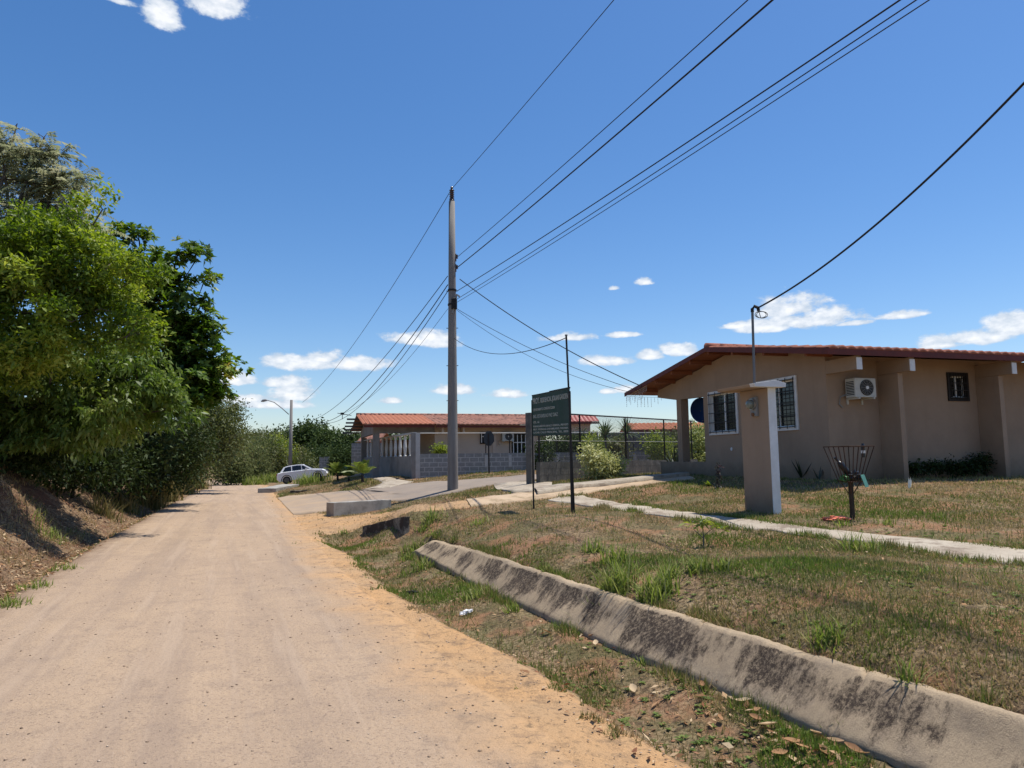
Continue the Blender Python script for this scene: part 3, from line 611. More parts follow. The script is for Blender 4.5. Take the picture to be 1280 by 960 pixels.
# air conditioner hung on the side wall
def ac_unit(x0, x1, z0, z1, parent_loc, rz, depth=.30, label='', group=None):
    r_ = empty('air_conditioner', parent_loc, rz, label, 'air conditioner', group)
    W_ = x1 - x0; h = z1 - z0; yf = -depth - .06
    b_ = MB(); b_.box((x0, yf, z0), (x1, -.06, z1)); b_.build('casing', m_ac, r_, bevel=.012)
    cx, cz, rr = x0 + W_ * .55, z0 + h * .5, h * .42
    f = MB(); f.tube([(cx, yf - .012, cz), (cx, yf - .001, cz)], rr, 28); f.build('fan_opening', m_dark, r_)
    g = MB()
    for i in range(1, 6):
        q = rr * i / 5.5; g.tube([(cx + q * math.cos(a), yf - .02, cz + q * math.sin(a)) for a in np.linspace(0, 2 * math.pi, 25)], .004, 4, False)
    for k in range(12):
        a = math.pi * k / 6; g.tube([(cx + rr * .15 * math.cos(a), yf - .02, cz + rr * .15 * math.sin(a)), (cx + rr * math.cos(a), yf - .02, cz + rr * math.sin(a))], .003, 4)
    g.build('fan_grille', m_grey, r_)
    u = MB(); u.tube([(cx, yf - .026, cz), (cx, yf - .013, cz)], rr * .22, 14); u.build('fan_hub', m_white, r_)
    p_ = MB()
    for i in range(9): p_.box((x0 - .004, yf + .03, z0 + .05 + (h - .1) * i / 9), (x0 - .001, -.09, z0 + .05 + (h - .1) * i / 9 + .018))
    p_.build('side_vent', m_dark, r_)
    for xx in (x0 + .06, x1 - .1):
        k = MB(); k.box((xx, yf - .03, z0 - .035), (xx + .035, -.002, z0 - .003)); k.box((xx, -.03, z0 - .13), (xx + .035, -.001, z0 - .036)); k.build('bracket', m_ac, r_)
    c = MB(); c.tube([(x0 + .05, -.1, z0 + .1), (x0 - .12, -.04, z0 + .02), (x0 - .14, -.02, z0 - .12), (x0 - .06, -.02, z0 - .2)], .014, 6); c.build('pipe', m_grey, r_)
    return r_
ac_unit(.42, .95, 1.72, 2.12, (6.58, 15, 1.07), HA, .28, 'ivory air conditioner on the shaded side wall of the near house, under the roof beam')

# satellite dish in the porch opening
DSH = empty('satellite_dish', at(876, 530, 21.2), R(10), 'dark blue satellite dish at the back of the near house porch opening', 'satellite dish')
bm = bmesh.new(); bmesh.ops.create_circle(bm, cap_ends=False, radius=.35, segments=36)
bm.clear(); rings = []
for j in range(7):
    rr = .35 * j / 6; zz = .10 * (rr / .35) ** 2
    rings.append([bm.verts.new((rr * math.cos(a), -zz, .40 + rr * 1.06 * math.sin(a))) for a in np.linspace(0, 2 * math.pi, 36, endpoint=False)] if j else [bm.verts.new((0, 0, .40))])
for k in range(36): bm.faces.new((rings[0][0], rings[1][k], rings[1][(k + 1) % 36]))
for j in range(1, 6):
    for k in range(36): bm.faces.new((rings[j][k], rings[j + 1][k], rings[j + 1][(k + 1) % 36], rings[j][(k + 1) % 36]))
me = bpy.data.meshes.new('dish'); bm.to_mesh(me); bm.free()
dsh = link('dish', me, mat('navy_dish_sky_reflection', (.03, .09, .30), (.04, .11, .34), 5, .35), DSH, True); md = dsh.modifiers.new('t', 'SOLIDIFY'); md.thickness = .008  # navy with the blue of reflected sky brightened into its base colour
w = MB(); w.tube([(.5, .12, .3), (0, .05, .36), (0, .005, .40)], .028, 8); w.tube([(.0, -.05, .08), (.08, -.30, .12), (.1, -.36, .36)], .010, 6); w.build('mount', m_grey, DSH)
w = MB(); w.box((.07, -.40, .34), (.14, -.33, .40)); w.build('receiver', m_grey, DSH, bevel=.01)

# icicle lights hanging from the far eave
ICE = empty('icicle_lights', (6.58, 15, 1.07), HA, 'string of tiny icicle lights hanging from the left eave of the near house', 'string lights')
b_ = MB(); rr = random.Random(3)
_bulb = MB().tube([(0, 0, 0), (0, 0, -.02)], .008, 5).build('bulb', m_white, ICE); _bulb.location = (X0 + .03, 8.2, ER - SL * 4.75 - .13)
def add_bulb(x, y, z): o = _bulb.copy(); COL.objects.link(o); o.location = (x, y, z)
ic = [(X0 + .02 + i * .035 * 3, 8.2, ER - SL * 4.75 - .12) for i in range(8)]
yy = 8.15; 
for i in range(16):
    y = 8.2 - i * .09; x = X0 + .03 + (i % 3) * .0 ; z = ER - SL * (y - 3.45) - .11
    L_ = rr.choice([.10, .16, .22, .3]); b_.tube([(x, y, z), (x + .01, y, z - L_)], .003, 4)
    for k in range(int(L_ / .06)): add_bulb(x, y, z - .05 - k * .06)
for (x, y, z) in ic + [(X0 + .4 + i * .12, 8.2, ER - SL * 4.75 - .12) for i in range(8)]:
    L_ = rr.choice([.10, .16, .22, .3]); b_.tube([(x, y, z), (x + .01, y, z - L_)], .003, 4)
    for k in range(int(L_ / .06)): add_bulb(x, y, z - .05 - k * .06)
b_.tube([(X0 + .03, 6.8, ER - SL * 3.35 - .11), (X0 + .02, 8.2, ER - SL * 4.75 - .11), (X0 + 1.3, 8.2, ER - SL * 4.75 - .12)], .004, 4)
b_.build('cable', m_white, ICE); pass

# ================================================================== meter pillar
PB = hit(967, 643.5); PIL = empty('meter_pillar', (PB[0], PB[1], PB[2]), HA, 'tall taupe electricity meter pillar with a white narrow side, standing on the lawn', 'pillar')
w = MB(); w.box((0, .004, -.3), (.128, .72, 1.92)); w.build('shaft', m_wall, PIL, bevel=.004)
w = MB(); w.box((-.001, -.012, -.3), (.134, .003, 1.92)); w.box((.1285, .0035, -.3), (.134, .721, 1.92)); w.build('white_side', m_white, PIL)
w = MB(); w.prism([(-.30, 1.923), (.24, 1.923), (.25, 1.985), (.07, 2.03), (-.32, 1.975)], 1, -.12, .0); w.build('cap_edge', m_white, PIL, bevel=.004)
w = MB(); w.prism([(-.295, 1.926), (.235, 1.926), (.245, 1.98), (.07, 2.025), (-.315, 1.97)], 1, .0015, .90); w.build('cap', m_wall, PIL, bevel=.004)
MT = empty('electricity_meter', (PB[0], PB[1], PB[2]), HA, 'round glass electricity meter on the shaded face of the taupe pillar', 'meter')
w = MB(); w.box((-.045, .24, 1.50), (-.001, .40, 1.80)); w.build('backplate', m_grey, MT, bevel=.006)
w = MB(); w.tube([(-.05, .32, 1.69), (-.085, .32, 1.69)], .088, 20); w.build('collar', mat('zinc', (.45, .45, .43), rough=.35, metal=.8), MT)
w = MB(); w.tube([(-.086, .32, 1.69), (-.13, .32, 1.69), (-.15, .32, 1.69)], [.075, .07, .045], 20); w.build('glass_dome', mat('meter_glass', (.18, .20, .17), rough=.15, spec=.6), MT, True)
w = MB(); w.tube([(-.03, .32, 1.53), (-.07, .32, 1.53)], .03, 10); w.build('seal', mat('brown_tag', (.2, .1, .05)), MT)
# service mast
MP = at(943, 480, 11.45); MAST = empty('service_mast', MP, 0, 'thin steel service mast on the meter pillar with a cable looped at its top', 'mast')
w = MB(); tz = at(940.5, 390, 11.45); w.tube([(0, 0, -.06), (tz[0] - MP[0], 0, tz[2] - MP[2])], .021, 8); w.build('mast_tube', mat('galvanised_pipe', (.16, .16, .16), rough=.5, metal=.4), MAST)
w = MB(); T_ = (tz[0] - MP[0], 0, tz[2] - MP[2]); w.tube([T_, (T_[0], 0, T_[2] + .05), (T_[0] + .03, -.02, T_[2] + .09), (T_[0] + .08, -.04, T_[2] + .06), (T_[0] + .09, -.03, T_[2] + .01)], .028, 8); w.build('weatherhead', m_dark, MAST)
w = MB(); c0 = np.array(T_) + np.array([.12, -.03, -.05])
for q in range(2): w.tube([(c0[0] + .09 * math.cos(a) + q * .03, c0[1] + q * .02, c0[2] + .055 * math.sin(a)) for a in np.linspace(0, 2 * math.pi, 20)], .006, 5, False)
w.tube([(T_[0] + .09, -.03, T_[2] + .02), (c0[0], c0[1], c0[2] - .055)], .006, 5); w.build('loop_cable', m_dark, MAST)

# ================================================================== far house
FO = (-6.75, 34.9, .80)
FH = empty('far_house', FO, HA, 'pale single storey house with long orange tiled roof and grey carport, beyond the side road', 'house')
m_wall2 = mat('peach_painted_render', (.60, .48, .37), (.54, .43, .33), 1.3, .9)
m_cement = mat('bare_grey_cement', (.26, .245, .225), (.21, .195, .18), 2.5, .9, .01, 60, col3=(.15, .14, .13), s3=1.2, t3=(.5, .75))
s2 = .165; zt2 = lambda y: 2.52 + s2 * (y if y < 3.5 else 7.0 - y)
w = MB(); w.prism([(0, 2.12), (7.2, 2.12), (7.2, zt2(7.2)), (3.5, zt2(3.5)), (0, 2.52)], 0, 0, .16); w.build('carport_gable', m_cement, FH)
w = MB(); w.box((.16, 0, 2.12), (3.0, .16, 2.50)); w.build('carport_beam', m_cement, FH)
for (cx, cy) in ((0.01, .01), (0.01, 6.9)):
    w = MB(); w.box((cx, cy, -.5), (cx + .3, cy + .3, 2.115)); w.build('carport_column', m_cement, FH)
w = MB(); w.box((3.05, .18, -.4), (8.9, .33, 2.55)); w.box((3.05, .34, -.4), (3.2, 7, 2.6)); w.box((3.21, 6.85, -.4), (8.9, 7, 2.5)); w.box((8.75, .34, -.4), (8.9, 6.84, 2.6)); w.box((1.2, 6.86, -.4), (3.04, 6.98, 2.0)); w.build('wall', m_wall2, FH)
w = MB(); w.box((4.1, .10, -.4), (4.3, .178, 2.54)); w.build('pilaster', m_wall2, FH); w = MB(); w.box((6.0, .10, -.4), (6.2, .178, 2.54)); w.build('pilaster', m_wall2, FH)
roof_slope('roof_tiles', -.55, 2.95, 3.5, zt2(3.5) + .12, -.65, zt2(0) + .12 - s2 * .65, m_tile2, FH, period=.24, amp=.05)
roof_slope('roof_tiles', 2.96, 9.2, 3.5, zt2(3.5) + .125, -.75, zt2(0) + .125 - s2 * .75, m_tile3, FH, period=.24, amp=.05)
roof_slope('roof_tiles', -.55, 9.2, 3.5, zt2(3.5) + .12, 7.65, zt2(0) + .12 - s2 * .65, m_tile3, FH, period=.24, amp=.05)
ridge_tiles(-.55, 9.2, 3.5, zt2(3.5) + .14, m_tile3, FH)
w = MB(); w.box((-.5, -.6, zt2(0) - .13), (2.9, -.56, zt2(0) - .02)); w.box((2.96, -.7, zt2(0) - .14), (9.15, -.66, zt2(0) - .04)); w.build('eave_fascia', m_fascia, FH)
m_beam = mat('weathered_timber', (.13, .12, .11), (.09, .085, .08), 10)
for yy in (4.0, 4.9, 5.8, 6.7, 7.6):
    w = MB(); zz = zt2(3.5) + .06 - s2 * (yy - 3.5); w.box((-1.0, yy - .05, zz - .09), (.3, yy + .05, zz)); w.build('purlin', m_beam, FH)
for xx in (3.3, 4.35):
    w = MB(); w.box((xx, -.45, 2.15), (xx + .1, .17, 2.5)); w.build('roof_bracket', m_wall2, FH)
def fwin(x0, x1, z0, z1, n):
    f = MB(); f.box((x0 - .06, .11, z0 - .06), (x1 + .06, .179, z1 + .06)); r_ = f.build('window', m_black, FH)
    g = MB(); g.box((x0, .09, z0), (x1, .109, z1)); g.build('pane', m_glass, r_)
    s = MB()
    for i in range(n + 1):
        c = x0 + (x1 - x0) * i / n; s.box((c - .02, .06, z0), (c + .02, .088, z1))
    s.box((x0, .058, z0 + (z1 - z0) * .62), (x1, .089, z0 + (z1 - z0) * .62 + .04)); s.build('grille', m_white, r_)
fwin(5.42, 5.80, 1.65, 2.12, 2); fwin(7.1, 7.75, .95, 2.05, 3)
ac_unit(0, .62, 0, .46, (FO[0] + 6.35 * math.cos(HA) - .18 * -math.sin(HA), FO[1] + 6.35 * math.sin(HA) + .18 * math.cos(HA), FO[2] + 1.72), HA, .25, 'small white air conditioner high on the wall of the far house, beside its barred window')

# block fence around the far house
CX0, CY0 = at(525, 598, 31.5)[:2]
m_block = mat('grey_block', (.27, .27, .26), (.21, .21, .20), 3, .95, .01, 60, col3=(.33, .325, .31), s3=6)
m_mortar = mat('pale_mortar', (.50, .49, .46), (.42, .41, .38), 5, .95)
def block_wall(name, label, o, rz, L, z0, z1, posts=(), rail=None, course=.2, bl=.4, m=None, depth=.14, cat='wall', postm=None, capz=None, group=None, joint=.032, mm=None):
    r_ = empty(name, (o[0], o[1], 0), rz, label, cat, group)
    c = MB(); c.box((.0, .004, z0 - .4), (L, depth - .004, z1 - .006)); c.build('mortar', mm or m_mortar, r_)
    b_ = MB(); z = z1; row = 0
    while z > z0 - .05:
        x = -bl / 2 * (row % 2)
        while x < L:
            a = max(x + joint / 2, 0.001); e = min(x + bl - joint / 2, L - .001)
            if e - a > .04: b_.box((a, 0, z - course + joint), (e, depth, z))
            x += bl
        z -= course; row += 1
    b_.build('blocks', m or m_block, r_)
    for i, x in enumerate(posts):
        if postm:
            p_ = MB(); p_.box((x - .07, -.02, z1 - .62), (x + .07, -.001, z1 - .08)); p_.build('wall_post', postm, r_)
        if rail:
            p_ = MB(); p_.tube([(x, depth / 2, z1 - .05), (x, depth / 2, rail)], .025, 6); p_.build('fence_post', m_black, r_)
    if rail:
        p_ = MB(); p_.tube([(0, depth / 2, rail), (L, depth / 2, rail)], .025, 6); p_.build('top_rail', m_mortar, r_)
    return r_
BW = block_wall('block_wall', 'grey concrete block wall with a thin top rail in front of the far house, right of the utility pole', (CX0, CY0), HA * .9, 12.0, .75, 1.88, [x_ for x_ in (2.95, 4.05, 6.3, 8.2, 10.1)], 2.78, postm=m_mortar)
CP = empty('corner_pillar', (CX0, CY0, 0), HA, 'slim grey block corner pillar joining the plastered wall and the block wall, left of the utility pole', 'pillar')
w = MB(); w.box((-.36, -.04, .4), (-.002, .32, 2.80)); w.build('shaft', m_cement, CP, bevel=.01); w = MB(); w.box((-.2, -.052, .4), (-.006, -.041, 2.79)); w.build('pale_face', m_mortar, CP)
# plastered wall with balusters going back along the walkway
PWd = np.array([-8.25 + 4.15, 41 - 31.5 + .2]); PWa = math.atan2(PWd[1], PWd[0]); PWL = float(np.hypot(*PWd)) + 3
PW = empty('plastered_wall', (CX0 - .2, CY0 + .25, 0), PWa, 'grey plastered garden wall topped with white balusters beside the small palms', 'wall')
w = MB(); w.box((0, 0, .3), (PWL, .15, 1.80)); w.build('panel', m_cement, PW)
for i in range(11):
    x = .75 + i * .92; w = MB(); w.tube([(x, .07, 1.80), (x, .07, 1.86), (x, .07, 2.2), (x, .07, 2.6), (x, .07, 2.75)], [.08, .05, .085, .05, .08], 8); w.build('baluster', mat('white_cast_stone', (.62, .60, .56)) if 'white_cast_stone' not in bpy.data.materials else bpy.data.materials['white_cast_stone'], PW)
w = MB(); w.box((0, -.02, 2.751), (4.9, .17, 2.83)); w.box((4.901, -.02, 2.751), (PWL, .17, 2.80)); w.build('coping', m_mortar, PW)
# neighbour's rear houses
def small_house(px0, px1, ytop, yeave, Y, mt, label, wallm, H_=2.6):
    a = at(px0, yeave, Y); b = at(px1, yeave, Y); zz = a[2]; rz = at(px0, ytop, Y)[2]
    r_ = empty('background_house', (a[0], Y, zz - H_), 0, label, 'house'); L = b[0] - a[0]
    roof_slope('roof_tiles', 0, L, 3, H_ + (rz - zz) * 1.15 + .05, 0, H_, mt, r_, period=.3, amp=.05)
    roof_slope('roof_tiles', 0, L, 3, H_ + (rz - zz) * 1.15 + .05, 6, H_, mt, r_, period=.3, amp=.05)
    w = MB(); w.prism([(.5, -1.5), (5.5, -1.5), (5.5, H_ - .02), (3, H_ + (rz - zz) * 1.1 - .1), (.5, H_ - .02)], 0, .6, L - .6); w.build('wall', wallm, r_)
    w = MB(); w.box((0, -.03, H_ - .16), (L, -.005, H_ - .03)); w.build('eave_fascia', m_fascia, r_)
    for xx in (L * .25, L * .6):
        g = MB(); g.box((xx, .46, .9), (xx + 1.1, .499, 1.9)); f = g.build('window', m_white, r_); g = MB(); g.box((xx + .06, .44, .96), (xx + 1.04, .459, 1.84)); g.build('pane', m_glass, f)
    return r_
small_house(700, 749, 519, 527.5, 52, mat('red_metal_roof', (.45, .12, .10), rough=.5), 'distant house with a bright red roof just right of the green sign', m_wall2)
small_house(790, 905, 529, 537.5, 48, mat('orange_tile', (.60, .23, .12), (.45, .16, .09), 3), 'distant house with orange roof seen between the fence and the porch of the near house', mat('maroon_wall', (.16, .06, .05)))
small_house(445, 474, 541.5, 553, 50, m_tile3, 'small brick coloured house seen through the carport of the far house', mat('brick_colour', (.25, .10, .07)))
m_oldwall = mat('mouldy_block', (.13, .125, .115), (.08, .08, .075), 2, .95, .01, 30, col3=(.18, .17, .155), s3=3)
m_oldwall2 = mat('old_mortar', (.10, .095, .085), (.15, .145, .13), 3); p = at(752, 562, 39); block_wall('rear_wall', 'dark mouldy block wall behind the garden plants, below the orange roof', (p[0], p[1]), .05, 7.5, .8, at(752, 541, 39)[2], m=m_oldwall, depth=.15, joint=.015, mm=m_oldwall2)
block_wall('rear_wall', 'short grey block wall end standing behind the small palms', (at(399, 590, 60)[0], 60), .02, .8, .4, at(404, 571, 60)[2], m=m_block)
block_wall('rear_wall', 'grey block wall seen through the carport columns of the far house', (at(439, 590, 45)[0], 45), .02, 3.2, .6, at(446, 554, 45)[2], m=m_block)

# ================================================================== near fence
gp = hit(663, 607); NF0 = np.array([hit(669, 606)[0] , hit(669, 606)[1]]); NF1 = np.array(at(870, 591, 29.3)[:2])
nfa = math.atan2(*(NF1 - NF0)[::-1]); nfL = float(np.hypot(*(NF1 - NF0)))
GPL = empty('gate_pillar', (gp[0] + .03, gp[1], gp[2]), nfa, 'tall mouldy grey concrete gate pillar just left of the green sign', 'pillar')
w = MB(); w.box((0, 0, -.3), (.10, .2, 2.15)); w.build('dark_shaft', m_oldwall, GPL, bevel=.01); w = MB(); w.box((.101, .02, -.3), (.19, .19, 2.10)); w.build('pale_shaft', m_cement, GPL, bevel=.01)
LW = block_wall('low_wall', 'low mouldy block wall with black fence posts behind the variegated bush', (NF0[0] + .15, NF0[1]), nfa, nfL - .15, .62, Hs(*NF0) + .66, m=m_oldwall, depth=.15, joint=.012, mm=m_oldwall2)
CLF = empty('chain_link_fence', (NF0[0], NF0[1], 0), nfa, 'black chain link fence standing on the low mouldy block wall', 'fence')
zr1 = at(715, 519.5, 22.7)[2] + .05; zr2 = at(850, 525.5, 28.3)[2]
nposts = [math.hypot(*(np.array(at(px, 560, Yp)[:2]) - NF0)) for px, Yp in ((727, 23.3), (784, 25.4), (832, 27.5), (866, 29.2))]
railz = lambda s: zr1 + (zr2 - zr1) * s / 7.5
for s in [.3] + nposts:
    w = MB(); w.tube([(s, .07, Hs(*NF0) + .5), (s, .07, railz(s))], .03, 6); w.build('post', m_black, CLF)
w = MB(); w.tube([(.2, .07, railz(.2)), (nfL, .07, railz(nfL))], .026, 6); w.build('top_rail', m_black, CLF)
w = MB(); w.tube([(.2, .07, railz(.2) - .85), (nfL, .07, railz(nfL) - .85)], .010, 5); w.build('middle_wire', m_grey, CLF)
m_ch = bpy.data.materials.new('chain_link_wire'); m_ch.use_nodes = True; t = m_ch.node_tree; b = t.nodes['Principled BSDF']; b.inputs['Base Color'].default_value = (.10, .105, .11, 1); b.inputs['Metallic'].default_value = .6; b.inputs['Roughness'].default_value = .5
# real diamonds of thin wire
w = MB(); dz = .075; z0_, s_max = Hs(*NF0) + .66, nfL
nV = []; nF = []
def ribbon(p, q, r=.0036):
    b0 = len(nV); nV.extend([(p[0], .07 - r, p[1]), (p[0], .07 + r, p[1]), (q[0], .07 + r, q[1]), (q[0], .07 - r, q[1])]); nF.append((b0, b0 + 1, b0 + 2, b0 + 3))
    nV.extend([(p[0] - r, .07, p[1]), (p[0] + r, .07, p[1]), (q[0] + r, .07, q[1]), (q[0] - r, .07, q[1])]); nF.append((b0 + 4, b0 + 5, b0 + 6, b0 + 7))
k = -2.0
while k < s_max:
    for sg in (1, -1):
        hh = railz(k) - z0_; a0 = k if sg > 0 else k + hh; a1 = k + hh if sg > 0 else k
        ribbon((a0, z0_), (a1, z0_ + hh))
    k += dz
nV = np.array(nV); okm = []
for f in nF:
    xs_ = nV[list(f)][:, 0]; okm.append(xs_.min() > .1 and xs_.max() < s_max)
np_mesh('wire_mesh', nV, np.array(nF)[okm], m_ch, CLF)

# ================================================================== utility pole, lamp, wires
m_pole = mat('spun_concrete', (.26, .245, .225), (.20, .185, .17), 2, .9, .006, 50, stretch=(3, 3, .4), col3=(.15, .13, .12), s3=1.2, t3=(.55, .8))
PX, PY = at(566, 613, 24)[:2]; PZ = Hs(PX, PY); ptop = at(566, 252, 24)[2]
weather(m_pole, -5, (.12, .10, .085)); UP = empty('utility_pole', (PX, PY, PZ), 0, 'tall tapering concrete utility pole standing on the grass beside the side road', 'utility pole'); hp = ptop - PZ
w = MB(); w.tube([(0, 0, -.2)] + [(0, 0, hp * q) for q in (.0, .25, .5, .75, 1)], [.182, .180, .162, .143, .124, .105], 24); w.build('shaft', m_pole, UP, True)
m_porc = mat('brown_porcelain', (.07, .045, .04), rough=.25, spec=.6)
w = MB(); w.tube([(0, 0, hp), (0, 0, hp + .06)], .09, 12); zz = hp + .06
for q in range(5): w.tube([(0, 0, zz), (0, 0, zz + .03), (0, 0, zz + .07)], [.05, .095, .05], 12); zz += .075
w.tube([(0, 0, zz), (0, 0, zz + .09)], .045, 10); w.build('insulator', m_porc, UP, True); ins_top = hp + .5
for py_ in (321, 334):
    z_ = at(566, py_, 24)[2] - PZ
    w = MB(); w.box((.10, -.03, z_ - .16), (.15, .03, z_ + .10)); w.tube([(.16, 0, z_ - .06), (.16, 0, z_), (.16, 0, z_ + .06)], [.05, .035, .05], 10); w.build('spool_insulator', m_porc, UP)
for py_ in (363, 381):
    z_ = at(566, py_, 24)[2] - PZ
    w = MB(); w.tube([(0, 0, z_ - .03), (0, 0, z_ + .03)], .152, 20); w.build('strap', m_black, UP)
w = MB(); z_ = at(566, 381, 24)[2] - PZ; w.tube([(.08, -.14, z_ - .17), (.08, -.14, z_ + .17)], [.10, .10], 14); w.tube([(.08, -.14, z_ + .17), (.08, -.14, z_ + .22)], [.1, .03], 14); w.build('splice_box', m_dark, UP)
w = MB(); w.tube([(-.04, -.10, hp * .32), (-.03, -.12, hp * .62)], .012, 6); w.tube([(.02, -.13, hp * .6), (.18, -.2, hp * .665), (.24, -.2, hp * .66), (.26, -.18, hp * .655)], .03, 7); w.build('riser_conduit', m_grey, UP)
for q in (.30, .42, .55, .68): 
    w = MB(); w.box((-.2, -.012, hp * q), (-.09, .012, hp * q + .02)); w.box((.09, -.012, hp * q), (.2, .012, hp * q + .02)); w.build('step_bolt', m_black, UP)

LX, LY = at(362.5, 592, 60)[:2]; LZ = Hs(LX, LY); ltop = at(362.5, 500, 60)[2]
LP = empty('street_lamp', (LX, LY, LZ), 0, 'slender street lamp post with a curved arm, standing behind the white car', 'street lamp')
w = MB(); w.tube([(0, 0, -.3), (0, 0, ltop - LZ)], [.17, .11], 14); w.build('post', m_pole, LP, True)
w = MB(); hh = ltop - LZ; ends = [at(361, 518, 60), at(352, 510, 59.7), at(343, 503, 59.5), at(335, 500.5, 59.3), at(331, 501, 59.2)]
w.tube([tuple(e - np.array([LX, LY, LZ])) for e in ends], .035, 8); w.build('arm', m_grey, LP, True)
w = MB(); e0 = at(334, 500.5, 59.3) - np.array([LX, LY, LZ]); w.tube([tuple(e0), tuple(e0 + [-.12, 0, .02]), tuple(e0 + [-.35, 0, -.02]), tuple(e0 + [-.5, 0, -.08])], [.05, .10, .11, .04], 10); w.build('lamp_head', m_grey, LP, True)

m_wire = mat('black_cable', (.012, .012, .013), rough=.6)
def wire3(A, B, sag, r, label, grp=None, n=40, name='overhead_wire'):
    A = np.array(A, float); B = np.array(B, float); t_ = np.linspace(0, 1, n)[:, None]
    P = A * (1 - t_) + B * t_; P[:, 2] -= 4 * sag * (t_ * (1 - t_))[:, 0]
    P[:, 2] += 0
    w = MB(); w.tube(P - P[0], r, 6); o = w.build(name, m_wire); o.location = tuple(P[0]); return tag(o, label, 'wire', grp)
GW = 'wires strung along the road'
def polepoint(py_, off=.1): z_ = at(566, py_, 24)[2]; return np.array([PX + off, PY, z_])
TOP = polepoint(236, 0)
P2 = np.array([12.6, -14.0])
def wire_via(A, px, py, r, label, sag=.35):
    """from A towards the camera and on past it, in the vertical plane that passes through the sight line of a pixel"""
    # choose the end behind the camera so that the wire crosses the pixel's sight line at 45% of the way
    d = ray(px, py); dirv = (P2 - A[:2]); best = None
    for sh in np.linspace(-6, 8, 281):
        Bx = P2 + np.array([sh, 0]); v = Bx - A[:2]; 
        Mx = np.array([[v[0], -d[0]], [v[1], -d[1]]]); s, Y = np.linalg.solve(Mx, -A[:2] + CAM[:2])
        zc = CAM[2] + d[2] * Y; zw = A[2] * (1 - s) + (A[2]) * s - 4 * sag * s * (1 - s)
        if 0 < s < .95 and Y > 0 and (best is None or abs(zc - zw) < best[0]): best = (abs(zc - zw), Bx)
    B = np.array([best[1][0], best[1][1], A[2]])
    return wire3(A, B, sag, r, label, GW, 60)
wire_via(TOP, 767, 0, .009, 'topmost bare wire from the pole top insulator, running steeply up to the right')
wire_via(polepoint(322, .16), 935, 0, .009, 'thin wire from the upper side insulator of the utility pole, overhead to the right')
wire_via(polepoint(335, .16), 965, 0, .015, 'thick dark wire from the lower side insulator of the utility pole, overhead to the right')
wire_via(polepoint(364, .16), 1125, 0, .011, 'dark wire from the upper metal strap of the pole, overhead to the right')
wire_via(polepoint(374, .16), 1146, 0, .008, 'middle thin wire of the lowest bundle going overhead to the right', .3)
wire_via(polepoint(378, .16), 1162, 0, .007, 'lowest thin wire of the bundle going overhead to the right', .3)
def lamp_pt(py_): z_ = at(362.5, py_, 60)[2]; return np.array([LX, LY, z_])
wire3(TOP, at(378, 503, 62), .9, .012, 'high bare wire falling from the utility pole top to the distant street lamp', GW)
wire3(polepoint(345, -.15), at(384, 527, 62), 1.0, .014, 'upper wire falling left from the side of the utility pole to the distant trees', GW)
wire3(polepoint(356, -.15), at(396, 528, 62), 1.3, .018, 'thick middle wire falling left from the utility pole to the distant trees', GW)
wire3(polepoint(364, -.15), at(402, 528, 62), 1.4, .014, 'lower wire falling left from the pole strap to the distant trees', GW)
RK = lambda y, o=-.69: np.array([6.58 + math.cos(HA) * o - math.sin(HA) * y, 15 + math.sin(HA) * o + math.cos(HA) * y, 1.07 + ER - .1 - SL * abs(y - 3.45)])
wire3(polepoint(349, .26), RK(7.0), .25, .016, 'thick service cable from the utility pole to the left eave of the near house', None, name='service_cable')
wire3(polepoint(386, .16), RK(7.4), .22, .009, 'thin telephone wire from the pole strap to the left eave of the near house', None, name='telephone_wire')
wire3(polepoint(386, .10), RK(7.7), .42, .007, 'sagging thin wire below the telephone wire, reaching the near house eave', None, name='telephone_wire')
wire3(np.array(MP) + np.array([T_[0] + .08, -.04, T_[2] + .06]), at(1300, 83, 6.5), .22, .013, 'heavy service cable rising from the mast on the meter pillar to the right edge', None, name='service_cable')
wire3(polepoint(386, -.15), at(428, 517, 44), .6, .007, 'short thin wire ending at a small splice before the far house roof', None, name='drop_wire')
SPL = tag(MB().box((-.10, -.06, -.07), (.10, .06, .06)).tube([(-.3, 0, .03), (.55, 0, -.12)], .02, 5).tube([(0, 0, 0), (0, 0, -.35)], .02, 5).build('cable_splice', m_dark), 'tiny dark cable splice hanging in the sky left of the far house roof', 'cable splice'); SPL.location = tuple(at(428, 517, 44))

# ================================================================== green sign
SA = hit(668.5, 637); SB = at(715, 645, 13.3)
SL_ = math.hypot(SB[0] - SA[0], SB[1] - SA[1]); sa = math.atan2(SB[1] - SA[1], SB[0] - SA[0])
SG = empty('green_sign', (SA[0], SA[1], SA[2]), sa, 'faded green project sign board with pale lettering on two thin steel posts', 'sign')
sgl = lambda q: np.array([SA[0] + math.cos(sa) * q, SA[1] + math.sin(sa) * q])
zA1 = at(664, 494, SA[1])[2] - SA[2]; zA0 = at(667, 544.5, SA[1])[2] - SA[2]; zB1 = at(712, 485, SB[1])[2] - SA[2]; zB0 = at(713, 543, SB[1])[2] - SA[2]
z1s, z0s = (zA1 + zB1) / 2, (zA0 + zB0) / 2
m_green = mat('faded_green_board', (.020, .060, .040), (.045, .075, .06), 3, .7, col3=(.11, .10, .085), s3=5, t3=(.56, .75))
ds = zB1 - zA1; shr = ds / SL_; shr0 = (zB0 - zA0) / SL_; Z1 = lambda x: zA1 + shr * x; Z0 = lambda x: zA0 + (zB0 - zA0) / SL_ * x
w = MB(); w.prism([(-.06, Z0(-.06)), (SL_ - .01, Z0(SL_)), (SL_ - .01, Z1(SL_)), (-.06, Z1(-.06))], 1, -.004, .012); w.build('board', m_green, SG)
